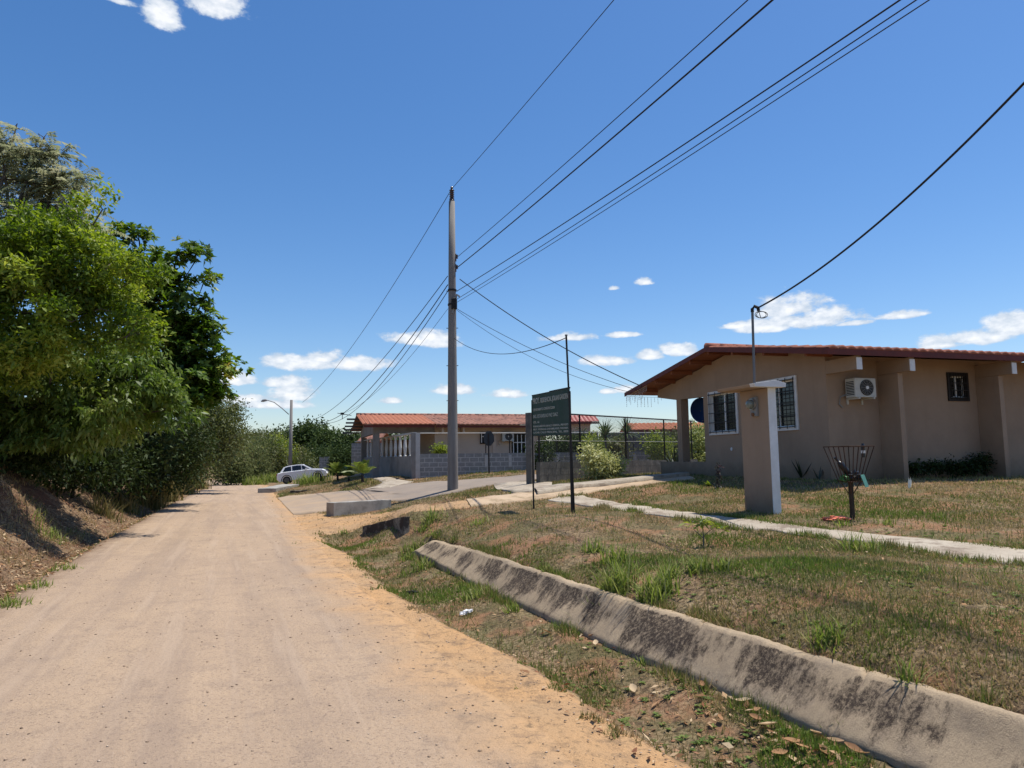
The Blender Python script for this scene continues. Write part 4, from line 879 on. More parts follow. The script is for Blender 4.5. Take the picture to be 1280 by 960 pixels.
w = MB(); sbar = lambda xa, xb, f, lo, hi: w.prism([(xa, f(xa) + lo), (xb, f(xb) + lo), (xb, f(xb) + hi), (xa, f(xa) + hi)], 1, -.008, .02)
sbar(-.07, SL_ * .48, Z1, -.012, .006); sbar(SL_ * .485, SL_, Z1, -.006, .02); sbar(-.07, SL_, Z0, -.014, -.001); w.build('frame', m_black, SG)
w = MB(); w.box((-.082, -.015, -.3), (-.0605, .015, zA1 - .10)); w.build('post', m_black, SG)
w = MB(); w.box((SL_ - .006, -.02, -.35), (SL_ + .022, .016, Z1(SL_) - .06)); w.build('post', m_black, SG)
m_ink = mat('faded_white_paint', (.55, .57, .50), (.34, .36, .31), 12, .8)
def text(s, x, z, h, wid, parent, m, name='lettering'):
    cu = bpy.data.curves.new('t', 'FONT'); cu.body = s; cu.size = h * 1.38; cu.extrude = .0012; cu.offset = .0022 if h > .08 else .0008
    o = bpy.data.objects.new('t', cu); COL.objects.link(o); dg = bpy.context.evaluated_depsgraph_get(); me = bpy.data.meshes.new_from_object(o.evaluated_get(dg))
    bpy.data.objects.remove(o); V = np.array([v.co[:] for v in me.vertices]); sc = wid / (V[:, 0].max() - V[:, 0].min()); x0 = V[:, 0].min()
    for v in me.vertices: c = v.co.copy(); xx = x + (c.x - x0) * sc; v.co = (xx, -.0065 - c.z, z + c.y + (shr + (shr0 - shr) * np.clip((zA1 - z) / (zA1 - zA0), 0, 1)) * xx)
    me.materials.clear(); return link(name, me, m, parent)
hS = zA1 - zA0; z1s = zA1
text('PROY.', .00, z1s - hS * .22, .12, SL_ * .20, SG, m_ink)
text('RESIDENCIAL JOLANI GARDEN', SL_ * .23, z1s - hS * .215, hS * .115, SL_ * .74, SG, m_ink)
text('DEPARTAMENTO CONSTRUCCION', .01, z1s - hS * .40, hS * .062, SL_ * .62, SG, m_ink)
text('ING. ESTANISLAO PAZ DIAZ', .01, z1s - hS * .575, hS * .085, SL_ * .70, SG, m_ink)
text('CEL. 66', .01, z1s - hS * .70, hS * .05, SL_ * .18, SG, m_ink)
for i, s in enumerate(('FINANCIAMIENTO: BANCO GENERAL, PRIVADO', 'PROY. VIVIENDAS UNIFAMILIARES, PANAMA', 'LUGAR: CALLE PRINCIPAL  TEL. 0000')):
    text(s, .0, z1s - hS * (.80 + .075 * i), hS * .045, SL_ * .96, SG, m_ink)
PIPE = empty('steel_pipe', (SB[0] + .05, SB[1] + .05, SB[2]), 0, 'tall bare steel pipe rising above the right end of the green sign', 'pole'); tp = at(708, 419, SB[1])
w = MB(); w.tube([(0, 0, -.3), (-.01, 0, .3), (tp[0] - SB[0] - .05, 0, tp[2] - SB[2])], .018, 8); w.build('tube', m_black, PIPE); w = MB(); w.tube([(tp[0] - SB[0] - .05, 0, tp[2] - SB[2]), (tp[0] - SB[0] - .05, 0, tp[2] - SB[2] + .02)], .027, 8); w.build('cap', m_grey, PIPE)
wire3(polepoint(386, .05) + [0, 0, -1.0], at(708, 422, SB[1]), .42, .008, 'very thin wire sagging from the utility pole to the tall steel pipe by the sign', None, name='drop_wire')

# road sign seen from behind
RS = hit(611.5, 592.5); zt_ = at(610.5, 548, RS[1])[2] - RS[2]
RSN = empty('stop_sign', tuple(RS), 0, 'stop sign seen from its dark back, in front of the block wall', 'sign')
w = MB(); w.tube([(0, 0, -.2), (-.02, 0, zt_ + .2)], .03, 8); w.build('post', m_black, RSN)
w = MB(); w.prism([(.34 * math.cos(R(22.5 + 45 * k)) * .72, zt_ + .34 * math.sin(R(22.5 + 45 * k))) for k in range(8)], 1, .035, .045); w.build('plate', mat('weathered_aluminium', (.05, .06, .065), (.035, .04, .045), 5, .6), RSN)

# ================================================================== rubbish basket
BS = hit(1066, 650); KB = at(1066, 602, BS[1])[2] - BS[2]; KT = at(1066, 558, BS[1])[2] - BS[2]
BK = empty('rubbish_basket', tuple(BS), R(20), 'rusty open wire rubbish basket on a single post in the lawn', 'basket')
m_rust = mat('rusty_rod', (.035, .02, .014), (.09, .04, .02), 14, .8)
w = MB(); w.box((-.024, -.024, -.3), (.024, .024, KB + .02)); w.build('post', mat('rusty_post', (.07, .045, .025), (.04, .028, .018), 8, .85), BK)
b0, b1 = .11, .235
w = MB(); nrod = 5
for sx, sy, ax in ((1, 0, 0), (-1, 0, 0), (0, 1, 1), (0, -1, 1)):
    for k in range(nrod + 1):
        q = -1 + 2 * k / nrod
        p0 = (sx * b0, q * b0) if ax == 0 else (q * b0, sy * b0); p1 = (sx * b1, q * b1) if ax == 0 else (q * b1, sy * b1)
        w.tube([(*p0, KB), (*p1, KT)], .006, 5)
w.build('rods', m_rust, BK)
w = MB()
for bb, zz in ((b0, KB), (b1, KT), ((b0 + b1) / 2 - .06, KB + (KT - KB) * .3)):
    if zz in (KB, KT): w.tube([(-bb, -bb, zz), (bb, -bb, zz), (bb, bb, zz), (-bb, bb, zz), (-bb, -bb, zz)], .0075, 6, False)
for k in range(5): q = -1 + k * .5; w.tube([(q * b0, -b0, KB), (q * b0, b0, KB)], .006, 5); w.tube([(-b0, q * b0, KB), (b0, q * b0, KB)], .006, 5)
w.build('hoop', m_rust, BK)
w = MB()
for a in range(4): c, s = math.cos(a * math.pi / 2 + .78), math.sin(a * math.pi / 2 + .78); w.tube([(0, 0, KB - .22), (c * b0 * 1.2, s * b0 * 1.2, KB)], .007, 5)
w.build('strut', m_rust, BK)
def crumple(name, c, r, m, seed, sub=3, amp=.35):
    bm = bmesh.new(); bmesh.ops.create_icosphere(bm, subdivisions=sub, radius=1)
    rr_ = random.Random(seed); ph = [rr_.uniform(0, 6) for _ in range(9)]
    for v in bm.verts:
        n_ = v.co.normalized(); k = 1 + amp * (math.sin(n_.x * 5 + ph[0]) * math.sin(n_.y * 6 + ph[1]) + .5 * math.sin(n_.z * 11 + ph[2] + n_.x * 7) + rr_.uniform(-.12, .12))
        v.co = Vector((n_.x * r[0] * k + c[0], n_.y * r[1] * k + c[1], n_.z * r[2] * k + c[2]))
    me = bpy.data.meshes.new(name); bm.to_mesh(me); bm.free(); return link(name, me, m, None)
m_bag = mat('black_plastic_bag', (.012, .012, .013), rough=.35, spec=.5)
ce = (BS[0], BS[1], BS[2])
o = crumple('rubbish_bag', (0, 0, 0), (.11, .10, .07), m_bag, 3); o.location = (ce[0] + .04, ce[1], ce[2] + KB + .075); tag(o, 'crumpled black rubbish bag lying in the bottom of the wire basket', 'rubbish bag')
o = crumple('green_wrapper', (0, 0, 0), (.06, .06, .05), mat('green_plastic', (.06, .16, .05), rough=.5), 5); o.location = (ce[0] - .085, ce[1] - .02, ce[2] + KB + .05); tag(o, 'green plastic wrapper in the left corner of the wire basket', 'wrapper')
BT = empty('dark_bottle', (ce[0] - .09, ce[1] + .0, ce[2] + KB + .20), 0, 'dark bottle leaning inside the wire basket', 'bottle'); BT.rotation_euler = (0, R(-38), 0)
w = MB(); w.tube([(0, 0, -.16), (0, 0, -.15), (0, 0, .06), (0, 0, .12)], [.03, .045, .045, .018], 14); w.build('body', m_bag, BT, True); w = MB(); w.tube([(0, 0, .12), (0, 0, .19)], .017, 10); w.build('neck', m_bag, BT)
CT = empty('silver_can', (ce[0] + .15, ce[1] - .12, ce[2] + KT - .04), 0, 'small dark can with a silver band hooked on the basket rim', 'can'); w = MB(); w.tube([(0, 0, -.12), (0, 0, .04), (0, 0, .08)], [.028, .028, .015], 12); w.build('body', m_bag, CT); w = MB(); w.tube([(0, 0, -.06), (0, 0, -.02)], .0295, 12); w.build('band', m_white, CT)
w = MB(); w.add([(0, 0, 0), (.05, 0, .01), (.10, -.01, -.16), (.055, -.01, -.17), (0, .012, 0), (.05, .012, .01), (.10, .002, -.16), (.055, .002, -.17)], [(0, 1, 2, 3), (7, 6, 5, 4), (0, 4, 5, 1), (1, 5, 6, 2), (2, 6, 7, 3), (3, 7, 4, 0)])
o = w.build('mint_ribbon', mat('mint_plastic', (.30, .70, .50), rough=.5)); o.location = tuple(at(1076, 594, BS[1] - .2)); tag(o, 'mint green plastic strip dangling below the basket', 'plastic strip')
q = hit(1046, 651.5); o = crumple('orange_rag', (0, 0, 0), (.16, .12, .04), mat('faded_orange_cloth', (.70, .20, .11), (.60, .17, .10), 9), 9, 3, .4); o.location = (q[0], q[1], q[2] + .03); tag(o, 'crumpled faded orange rag on the grass at the foot of the basket post', 'rag')

# ================================================================== culvert headwalls
m_head = mat('stained_concrete', (.33, .295, .24), (.26, .23, .185), 2, .95, .015, 30, col3=(.06, .048, .04), s3=3, t3=(.40, .52))
m_headc = mat('clean_concrete', (.38, .36, .32), (.30, .28, .245), 2, .95, .01, 30, col3=(.20, .18, .16), s3=3, t3=(.5, .7))
def wallseg(name, label, A, B, top, bot, th, m, ex=(), cat='headwall'):
    A = np.array(A[:2]); B = np.array(B[:2]); L = float(np.hypot(*(B - A))); a = math.atan2(*(B - A)[::-1])
    w = MB(); k = 16; P_ = []
    for i in range(k + 1):
        x = L * i / k; P_.append((x, top[0] + (top[1] - top[0]) * i / k + .006 * math.sin(i * 1.1)))
    w.prism([(0, bot), (L, bot)] + P_[::-1], 1, 0, th)
    o = w.build(name, m, bevel=.008); o.location = (A[0], A[1], 0); o.rotation_euler = (0, 0, a); return tag(o, label, cat)
A_ = at(453, 668, 16.4); B_ = at(504, 672, 14.6)
wallseg('headwall', 'dark mould stained concrete headwall at the end of the sloping drain slab', A_, B_, (at(453, 658, 16.4)[2], at(504, 645.5, 14.6)[2]), -.5, .14, m_head)
A_ = at(417, 641, 21.0); B_ = at(489, 636, 22.6)
wallseg('headwall', 'clean pale grey concrete block beside the side road, left of the utility pole', A_, B_, (at(417, 628.5, 21.0)[2], at(489, 624.5, 22.6)[2]), -.4, .36, m_headc)
A_ = at(363, 619, 35); B_ = at(405, 616, 35.6)
wallseg('headwall', 'thin dark concrete edge in the grass island below the parked white car', A_, B_, (at(363, 615.5, 35)[2] + .08, at(405, 613.5, 35.6)[2] + .05), -.2, .3, m_head)
A_ = at(345, 611, 38); B_ = at(374, 606, 41)
wallseg('culvert_slab', 'pale concrete culvert slab bridging the ditch in front of the white car', A_, B_, (at(345, 610.5, 38)[2], at(374, 605, 41)[2]), -.5, 1.0, m_headc, cat='slab')

# ================================================================== car
CA = hit(364, 607); cyaw = R(8)
CARR = empty('parked_car', (CA[0] - .9, CA[1], CA[2] + .02), 0, 'white hatchback parked on the grass beside the dirt road, partly hidden by the bank', 'car')
CARR.rotation_euler = (0, -R(7), R(12)); CARR.scale = (.9 * CA[1] / 54,) * 3
m_car = mat('white_car_paint', (.86, .86, .86), rough=.25, spec=.6)
Lc, Wc = 4.1, 1.7
side_prof = [(0.0, .45), (.02, .80), (.10, .95), (.45, 1.02), (1.1, 1.0), (2.6, .98), (3.0, .96), (3.7, .86), (4.02, .70), (4.1, .45), (3.95, .25), (.15, .25)]
bm = bmesh.new()
def loft(bm, prof, y0, y1, ins):
    k = len(prof); r0 = [bm.verts.new((x, y, z)) for y in (y0, y0 + ins, y1 - ins, y1) for (x, z) in [(px_ if 0 < abs(y - (y0 + y1) / 2) < (y1 - y0) / 2 - ins * .5 else 2.05 + (px_ - 2.05) * .97, pz_ if 0 < abs(y - (y0 + y1) / 2) < (y1 - y0) / 2 - ins * .5 else .55 + (pz_ - .55) * .93) for (px_, pz_) in prof]]
    for j in range(3):
        for i in range(k): bm.faces.new((r0[j * k + i], r0[j * k + (i + 1) % k], r0[(j + 1) * k + (i + 1) % k], r0[(j + 1) * k + i]))
    bm.faces.new(r0[:k]); bm.faces.new(r0[3 * k:][::-1])
loft(bm, side_prof, 0, Wc, .12); bmesh.ops.recalc_face_normals(bm, faces=bm.faces); me = bpy.data.meshes.new('body'); bm.to_mesh(me); bm.free(); link('body', me, m_car, CARR)
w = MB(); roofp = [(.30, .99), (.62, 1.40), (.95, 1.475), (1.7, 1.49), (2.2, 1.45), (2.95, .97)]
def cabin(prof, y0, y1, inset):
    k = len(prof); V = []
    for s, yy in ((0, y0), (1, y1)):
        for (x, z) in prof: u = (z - .97) / .52; V.append((x, yy + (inset * u if s == 0 else -inset * u), z))
    return V, [tuple(range(k))[::-1], tuple(range(k, 2 * k))] + [(i, (i + 1) % k, k + (i + 1) % k, k + i) for i in range(k)]
V, F = cabin(roofp, .08, Wc - .08, .17); w.add(V, F); w.build('roof', m_car, CARR, bevel=.02)
w = MB()
for s in (0, 1):
    for poly in ([(.52, 1.03), (.74, 1.36), (1.02, 1.41), (1.22, 1.41), (1.22, 1.03)], [(1.30, 1.03), (1.30, 1.42), (1.75, 1.43), (2.02, 1.40), (2.05, 1.03)], [(2.1, 1.03), (2.08, 1.38), (2.2, 1.36), (2.68, 1.03)]):
        V = []
        for dd in (.0, .012):
            for (x, z) in poly:
                u = (z - .97) / .52; yy = (.08 + .17 * u - .014 + dd) if s == 0 else (Wc - .08 - .17 * u + .014 - dd); V.append((x, yy, z))
        k = len(poly); w.add(V, [tuple(range(k)), tuple(range(k, 2 * k))[::-1]] + [(i, (i + 1) % k, k + (i + 1) % k, k + i) for i in range(k)])
w.add([(2.28, .28, 1.40), (2.28, Wc - .28, 1.40), (2.92, Wc - .16, 1.0), (2.92, .16, 1.0), (2.31, .28, 1.415), (2.31, Wc - .28, 1.415), (2.95, Wc - .16, 1.015), (2.95, .16, 1.015)], [(0, 1, 2, 3), (7, 6, 5, 4), (0, 4, 5, 1), (1, 5, 6, 2), (2, 6, 7, 3), (3, 7, 4, 0)])
w.build('window', m_glass, CARR)
m_rim = mat('alloy_rim', (.12, .12, .13), rough=.4, metal=.6)
for (x, yy) in ((.78, -.01), (3.28, -.01), (.78, Wc - .19), (3.28, Wc - .19)):
    w = MB(); w.tube([(x, yy, .33), (x, yy + .02, .33), (x, yy + .18, .33), (x, yy + .2, .33)], [.30, .33, .33, .30], 24); wl = w.build('wheel', m_dark, CARR)
    w = MB(); w.tube([(x, yy - .008, .33), (x, yy - .001, .33)], .20, 20); w.build('rim', m_rim, wl)
for yy in (-.004, Wc + .004):
    w = MB()
    for x in (.78, 3.28): w.tube([(x + .40 * math.cos(a), yy, .33 + .40 * math.sin(a)) for a in np.linspace(-.1, math.pi + .1, 14)], .035, 6)
    w.build('wheel_arch_trim', m_dark, CARR)
w = MB(); w.box((-.01, .1, .75), (.06, .38, .92)); w.build('tail_light', mat('red_lens', (.35, .02, .02), rough=.3), CARR); w = MB(); w.box((-.01, Wc - .38, .75), (.06, Wc - .1, .92)); w.build('tail_light', bpy.data.materials['red_lens'], CARR)
w = MB(); w.box((3.95, .1, .62), (4.07, .42, .74)); w.build('headlight', m_glass, CARR)
w = MB(); w.box((2.35, -.14, 1.0), (2.5, .06, 1.12)); w.build('wing_mirror', m_car, CARR, bevel=.02)

# ================================================================== vegetation
def unit(v): return v / (np.linalg.norm(v, axis=-1, keepdims=True) + 1e-9)
def rdir(n): return unit(rng.normal(size=(n, 3)))
def leaf_quads(P, D, Nn_, L, Wd, droop=.15):
    D = unit(D); S = unit(np.cross(D, Nn_)); U = np.cross(S, D); L = np.broadcast_to(L, (len(P),))[:, None]; Wd = np.broadcast_to(Wd, (len(P),))[:, None]
    V = np.stack([P, P + D * L * .42 + S * Wd * .5 + U * Wd * .18, P + D * L - np.array([0, 0, 1]) * L * droop, P + D * L * .42 - S * Wd * .5 + U * Wd * .18], 1)
    return V.reshape(-1, 3), np.arange(len(P) * 4).reshape(-1, 4)
def blob_px(px, py, Y, rx, ry, depth=None):
    c = at(px, py, Y); return (c[0], c[1], c[2], rx / FPX * Y, (depth or rx / FPX * Y), ry / FPX * Y)
def clump_points(blobs, n, shell=.45, gap=.0, gs=1.0):
    vol = np.array([b[3] * b[4] * b[5] for b in blobs]); k = rng.choice(len(blobs), n, p=vol / vol.sum()); Bc = np.array(blobs)[k]
    d = rdir(n); r = rng.random(n) ** shell; r = r * (1 + .22 * vnoise(d[:, 0] * 3 + k * 5, d[:, 2] * 3 + d[:, 1] * 2))
    P = Bc[:, :3] + d * r[:, None] * Bc[:, 3:]
    if gap:
        q = vnoise(P[:, 0] * gs + P[:, 1] * .6 * gs, P[:, 2] * gs * 1.2 + P[:, 1] * .7 * gs) * 1.2 + vnoise(P[:, 0] * gs * 2.6 + 9, P[:, 2] * gs * 2.6 + P[:, 1] * gs) * .7
        keep = q > (gap - .5); P, d, k = P[keep], d[keep], k[keep]
    return P, d, k
def foliage(P, out, style, per, L, Wd, spread):
    """leaves round each clump point"""
    n = len(P); Q = np.repeat(P, per, 0); O = np.repeat(out, per, 0); m = len(Q); up = np.array([0, 0, 1.0]); ll = L * rng.uniform(.6, 1.25, m)
    if style == 'rosette':
        ax = unit(out * .7 + up * .7 + rng.normal(size=(n, 3)) * .3); ax = np.repeat(ax, per, 0); D = unit(np.cross(ax, rdir(m)) + ax * rng.uniform(.0, .7, m)[:, None])
        Q = Q + ax * (rng.uniform(-.6, .4, m) * spread)[:, None]; Nr = ax
    elif style == 'droop':
        D = unit(np.array([0, 0, -.75]) + rng.normal(size=(m, 3)) * .6 + O * .4); Q = Q + rng.normal(size=(m, 3)) * spread * [1, 1, .8]; Nr = rdir(m) + O * .4
    elif style == 'feather':
        ax = unit(out * np.array([1, 1, .3]) + rng.normal(size=(n, 3)) * [.6, .6, .75] + [0, 0, .25]); axr = np.repeat(ax, per, 0); t_ = np.tile(np.linspace(0, 1, per // 2).repeat(2), n)[:m]
        sd = np.tile(np.array([1, -1]), m // 2 + 1)[:m]; S = unit(np.cross(axr, up)); Q = Q + axr * (t_ * spread)[:, None] - up * (t_ ** 2 * spread * .35)[:, None]
        D = unit(S * sd[:, None] + axr * .5 - up * .35); Nr = up + rng.normal(size=(m, 3)) * .3
    else:
        D = unit(O * .5 + rdir(m) + up * .1); Q = Q + rng.normal(size=(m, 3)) * spread; Nr = unit(up * .8 + rdir(m))
    return leaf_quads(Q, D, Nr, ll, ll * Wd / L)
def tree(name, label, base, blobs, n, style, per, L, Wd, spread, m, mbark, cat='tree', r0=.16, group=None, shell=.45, gap=0, gs=1.0, bias=0, twigs=40, crown='crown', trunk='trunk', keepz=None, puff=None):
    if group == TG: base = (min(base[0], float(xl(base[1])) - 1.2), base[1])
    bz = Hs(*base); r_ = empty(name, (base[0], base[1], bz), 0, label, cat, group); o0 = np.array([base[0], base[1], bz])
    if puff:
        Pc, dc, kc = clump_points(blobs, puff[0], shell, gap, gs); q_ = rng.integers(0, len(Pc), n); dd = rdir(n); dd[:, 2] = np.where(rng.random(n) < .7, np.abs(dd[:, 2]), dd[:, 2])
        sz = puff[1] * rng.uniform(.55, 1.25, len(Pc))[q_]; P = Pc[q_] + dd * (sz * rng.random(n) ** .35)[:, None] * [1, 1, puff[2]]; d = unit(dd + dc[q_] * .3); k = kc[q_]
    else: P, d, k = clump_points(blobs, n, shell, gap, gs)
    if keepz is not None: kk_ = P[:, 2] > keepz; P, d, k = P[kk_], d[kk_], k[kk_]
    V, F = foliage(P, d, style, per, L, Wd, spread)
    pc = rng.random(len(P)); hgt = (P[:, 2] - P[:, 2].min()) / (np.ptp(P[:, 2]) + 1e-6)
    rn = np.clip(np.repeat(.5 * pc + .25 + .0 * hgt, per) * .8 + rng.random(len(F)) * .35 - .1 + bias + .6 * np.repeat(vnoise(P[:, 0] * 1.6, P[:, 2] * 1.6 + P[:, 1]), per), 0, 1)
    np_mesh(crown, V - o0, F, m, r_, rn)
    w = MB(); cen = np.array([b[:3] for b in blobs]); top = cen.mean(0)
    mid = np.array([(base[0] * .6 + top[0] * .4), (base[1] * .6 + top[1] * .4), bz + (top[2] - bz) * .55])
    w.tube([(0, 0, -.3), tuple((mid - o0) * [.35, .35, .5] + [.05, .03, 0]), tuple(mid - o0)], [r0 * 1.25, r0 * .9, r0 * .7], 8)
    for c in cen:
        e = c - o0; s_ = mid - o0; q = s_ * .45 + e * .55 + rng.normal(size=3) * .12 * np.linalg.norm(e - s_) * .5
        w.tube([tuple(s_), tuple(q), tuple(e)], [r0 * .6, r0 * .35, r0 * .14], 6)
    for i in rng.choice(len(P), min(twigs, len(P)), replace=False):
        e = P[i] - o0; s_ = cen[k[i]] - o0; q = (s_ + e) / 2 + rng.normal(size=3) * .08; w.tube([tuple(s_), tuple(q), tuple(e)], [r0 * .13, r0 * .09, r0 * .04], 4)
    w.build(trunk, mbark, r_, True)
    return r_
m_bark = mat('grey_bark', (.16, .14, .12), (.09, .075, .06), 9, .95, .01, 30)
m_barkd = mat('dark_bark', (.06, .045, .035), (.03, .022, .018), 9, .95)
m_lgreen = leafmat('light_green_leaf', [(.045, .085, .012), (.12, .19, .022), (.25, .33, .04), (.44, .48, .10)], .45, .5, .35)
m_dgreen = leafmat('dark_glossy_leaf', [(.03, .065, .012), (.075, .14, .02), (.15, .235, .03), (.26, .32, .05), (.38, .28, .06)], .4, .45, .35)
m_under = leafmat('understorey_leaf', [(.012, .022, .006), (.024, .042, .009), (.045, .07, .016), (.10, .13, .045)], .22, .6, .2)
m_feath = leafmat('grey_green_leaflet', [(.16, .18, .09), (.28, .30, .17), (.44, .44, .29), (.32, .26, .17)], .45, .7, .2)
m_olive = leafmat('olive_leaf', [(.05, .06, .018), (.09, .11, .03), (.14, .16, .05), (.17, .14, .06)], .3, .6)
m_grey = leafmat('dusty_scrub_leaf', [(.07, .09, .035), (.13, .155, .06), (.18, .20, .08), (.13, .10, .06)], .3, .8, .1)
m_brown = leafmat('brown_leaf', [(.10, .055, .03), (.08, .10, .03), (.12, .15, .04), (.16, .17, .06)], .3, .7)
m_varieg = leafmat('variegated_leaf', [(.16, .20, .05), (.32, .34, .10), (.50, .50, .22), (.60, .60, .34)], .3)
m_yg = leafmat('yellow_green_leaf', [(.12, .18, .03), (.25, .30, .05), (.40, .42, .08)], .4)
m_far = leafmat('distant_leaf', [(.025, .045, .014), (.045, .075, .02), (.075, .11, .03), (.10, .13, .045)], .2, .7, .2)

TG = 'trees and thickets along the left bank'
# pale feathery tree at the back, top left
Y = 15.5
tree('feathery_tree', 'tall pale grey-green feathery tree reaching highest at the left edge', at(-30, 560, 16)[:2], [blob_px(a, b, Y, c, d) for a, b, c, d in ((-20, 215, 42, 45), (30, 225, 40, 30), (60, 265, 55, 42), (95, 285, 32, 28), (10, 290, 60, 40), (-60, 200, 60, 60))],
     900, 'feather', 26, .11, .038, .62, m_feath, m_bark, r0=.2, shell=.5, gap=.12, group=TG, twigs=260)
for (a, b, c) in ((8, 172, .6),):
    pass
def spray(tips, Y, m):
    pass
tree('feathery_tree', 'thin feathery sprays standing out against the sky at the upper left', at(-40, 560, 15)[:2], [blob_px(a, b, 15.2, c, d) for a, b, c, d in ((2, 185, 16, 22), (20, 160, 7, 8), (42, 195, 16, 14), (68, 192, 14, 13), (98, 222, 14, 7), (75, 230, 20, 12), (55, 172, 9, 6))],
     230, 'feather', 24, .11, .038, .50, m_feath, m_bark, r0=.1, shell=.6, group=TG, twigs=130)
Y = 13.8
tree('light_green_tree', 'bright light green leafy tree lit by the sun on the left bank', at(-60, 590, 19)[:2], [blob_px(a, b, Y, c, d) for a, b, c, d in ((20, 290, 60, 40), (95, 285, 42, 36), (60, 340, 85, 45), (140, 330, 52, 34), (175, 345, 36, 16), (20, 390, 70, 40), (110, 390, 66, 40), (160, 420, 32, 18), (-40, 330, 60, 90), (128, 262, 18, 16), (70, 440, 60, 34), (0, 450, 50, 34))],
     3600, 'random', 12, .125, .05, .07, m_lgreen, m_bark, r0=.09, shell=.45, gap=.2, gs=1.9, puff=(300, .36, .6), group=TG, twigs=200)
Y = 25
tree('broadleaf_tree', 'tall dark glossy broadleaf tree with leaf rosettes, right end of the tree mass', at(205, 618, 26.5)[:2], [blob_px(a, b, Y, c, d) for a, b, c, d in
     ((150, 330, 30, 40), (160, 390, 36, 50), (174, 300, 20, 22), (222, 318, 18, 22), (206, 335, 26, 26), (245, 325, 14, 12), (255, 352, 12, 10), (190, 370, 44, 36), (226, 365, 26, 24), (258, 408, 24, 20), (276, 412, 12, 18), (225, 420, 46, 38), (270, 455, 20, 20), (180, 420, 40, 40), (238, 470, 46, 36), (262, 500, 30, 28), (200, 490, 50, 45), (286, 466, 8, 10), (252, 378, 12, 8))],
     3100, 'rosette', 10, .24, .115, .10, m_dgreen, m_barkd, r0=.16, shell=.5, gap=.10, gs=1.5, puff=(300, .58, .8), group=TG, twigs=150, bias=-.05)
Y = 16.5
tree('hanging_leaf_tree', 'dense tree with drooping mid green leaves overhanging the left bank', at(20, 600, 20)[:2], [blob_px(a, b, Y, c, d) for a, b, c, d in ((20, 460, 85, 48), (110, 465, 75, 45), (170, 480, 55, 44), (60, 515, 95, 40), (150, 520, 66, 40), (10, 545, 70, 30), (205, 512, 34, 34), (90, 548, 60, 20), (-60, 480, 60, 90))],
     3900, 'droop', 9, .16, .062, .07, leafmat('hanging_leaf', [(.035, .065, .012), (.095, .155, .026), (.19, .26, .05), (.36, .40, .15)], .42, .48, .35), m_barkd, r0=.09, shell=.45, gap=.16, gs=1.8, puff=(330, .40, .7), group=TG, twigs=260)
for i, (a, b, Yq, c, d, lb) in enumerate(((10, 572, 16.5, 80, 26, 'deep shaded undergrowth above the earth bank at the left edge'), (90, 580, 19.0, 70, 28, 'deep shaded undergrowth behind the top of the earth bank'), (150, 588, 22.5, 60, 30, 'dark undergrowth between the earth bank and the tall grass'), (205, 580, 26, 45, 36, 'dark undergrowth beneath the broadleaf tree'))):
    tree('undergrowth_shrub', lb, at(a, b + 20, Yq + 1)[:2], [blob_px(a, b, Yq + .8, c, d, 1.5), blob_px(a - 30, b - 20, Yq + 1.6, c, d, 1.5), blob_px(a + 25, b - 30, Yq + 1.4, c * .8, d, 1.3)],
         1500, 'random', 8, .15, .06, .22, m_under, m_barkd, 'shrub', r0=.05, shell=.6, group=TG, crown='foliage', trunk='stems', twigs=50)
tree('leafy_shrub', 'olive and red-brown leaved bush in front of the broadleaf tree', at(225, 612, 28)[:2], [blob_px(a, b, 28.5, c, d) for a, b, c, d in ((215, 555, 18, 26), (240, 560, 26, 30), (228, 585, 34, 20))], 900, 'random', 9, .13, .06, .20, m_brown, m_bark, 'shrub', r0=.05, shell=.5, gap=.1, group=TG, crown='foliage', trunk='stems')
tree('leafy_tree', 'mixed olive green tree leaning over the road bend behind the broadleaf tree', at(262, 608, 38)[:2], [blob_px(a, b, 38, c, d) for a, b, c, d in ((265, 530, 32, 36), (288, 545, 22, 26), (255, 570, 34, 26), (245, 520, 30, 40))], 1500, 'random', 9, .18, .08, .28, m_olive, m_bark, r0=.12, shell=.5, gap=.14, group=TG)
tree('leafy_tree', 'sparse brownish tree crown showing at the right edge of the tree mass', at(282, 604, 42)[:2], [blob_px(a, b, 42, c, d) for a, b, c, d in ((292, 512, 16, 16), (303, 524, 9, 10), (284, 530, 20, 20), (296, 545, 14, 16))], 420, 'random', 8, .17, .08, .25, m_brown, m_bark, r0=.1, shell=.5, gap=.25, group=TG, twigs=160)
GF_ = 'scrub beyond the end of the dirt road'
for (a, b, Yq, c, d, lb, mm, n_) in ((288, 580, 52, 20, 24, 'grey-green scrub bush at the left where the dirt road ends', m_grey, 700), (312, 578, 60, 22, 26, 'tall dusty scrub bush straight beyond the end of the dirt road', m_grey, 900), (334, 574, 64, 20, 28, 'olive scrub bush left of the street lamp', m_olive, 800), (350, 572, 66, 18, 30, 'light green bush just behind the street lamp', m_yg, 600), (300, 562, 78, 30, 22, 'grey scrub mass rising behind the road end', m_grey, 900), (330, 556, 88, 26, 18, 'paler distant bush crown behind the scrub', m_olive, 700),
        (372, 582, 66, 20, 20, 'green bush behind the parked white car', m_olive, 700), (398, 576, 70, 16, 18, 'dark shrub between the white car and the small palms', m_far, 600), (428, 575, 60, 14, 20, 'dark shrub behind the small palms', m_far, 500)):
    tree('scrub_bush', lb, at(a, 600, Yq)[:2], [blob_px(a, b, Yq, c, d), blob_px(a - c * .5, b + d * .3, Yq, c * .8, d * .7), blob_px(a + c * .6, b + d * .25, Yq, c * .7, d * .7)], n_, 'random', 9, .26 if mm is not m_grey else .2, .09, .34, mm, m_bark, 'bush', r0=.06, shell=.5, gap=.06, gs=.6, group=GF_, crown='foliage', trunk='stems', twigs=25)
GT = 'trees beyond the street lamp'
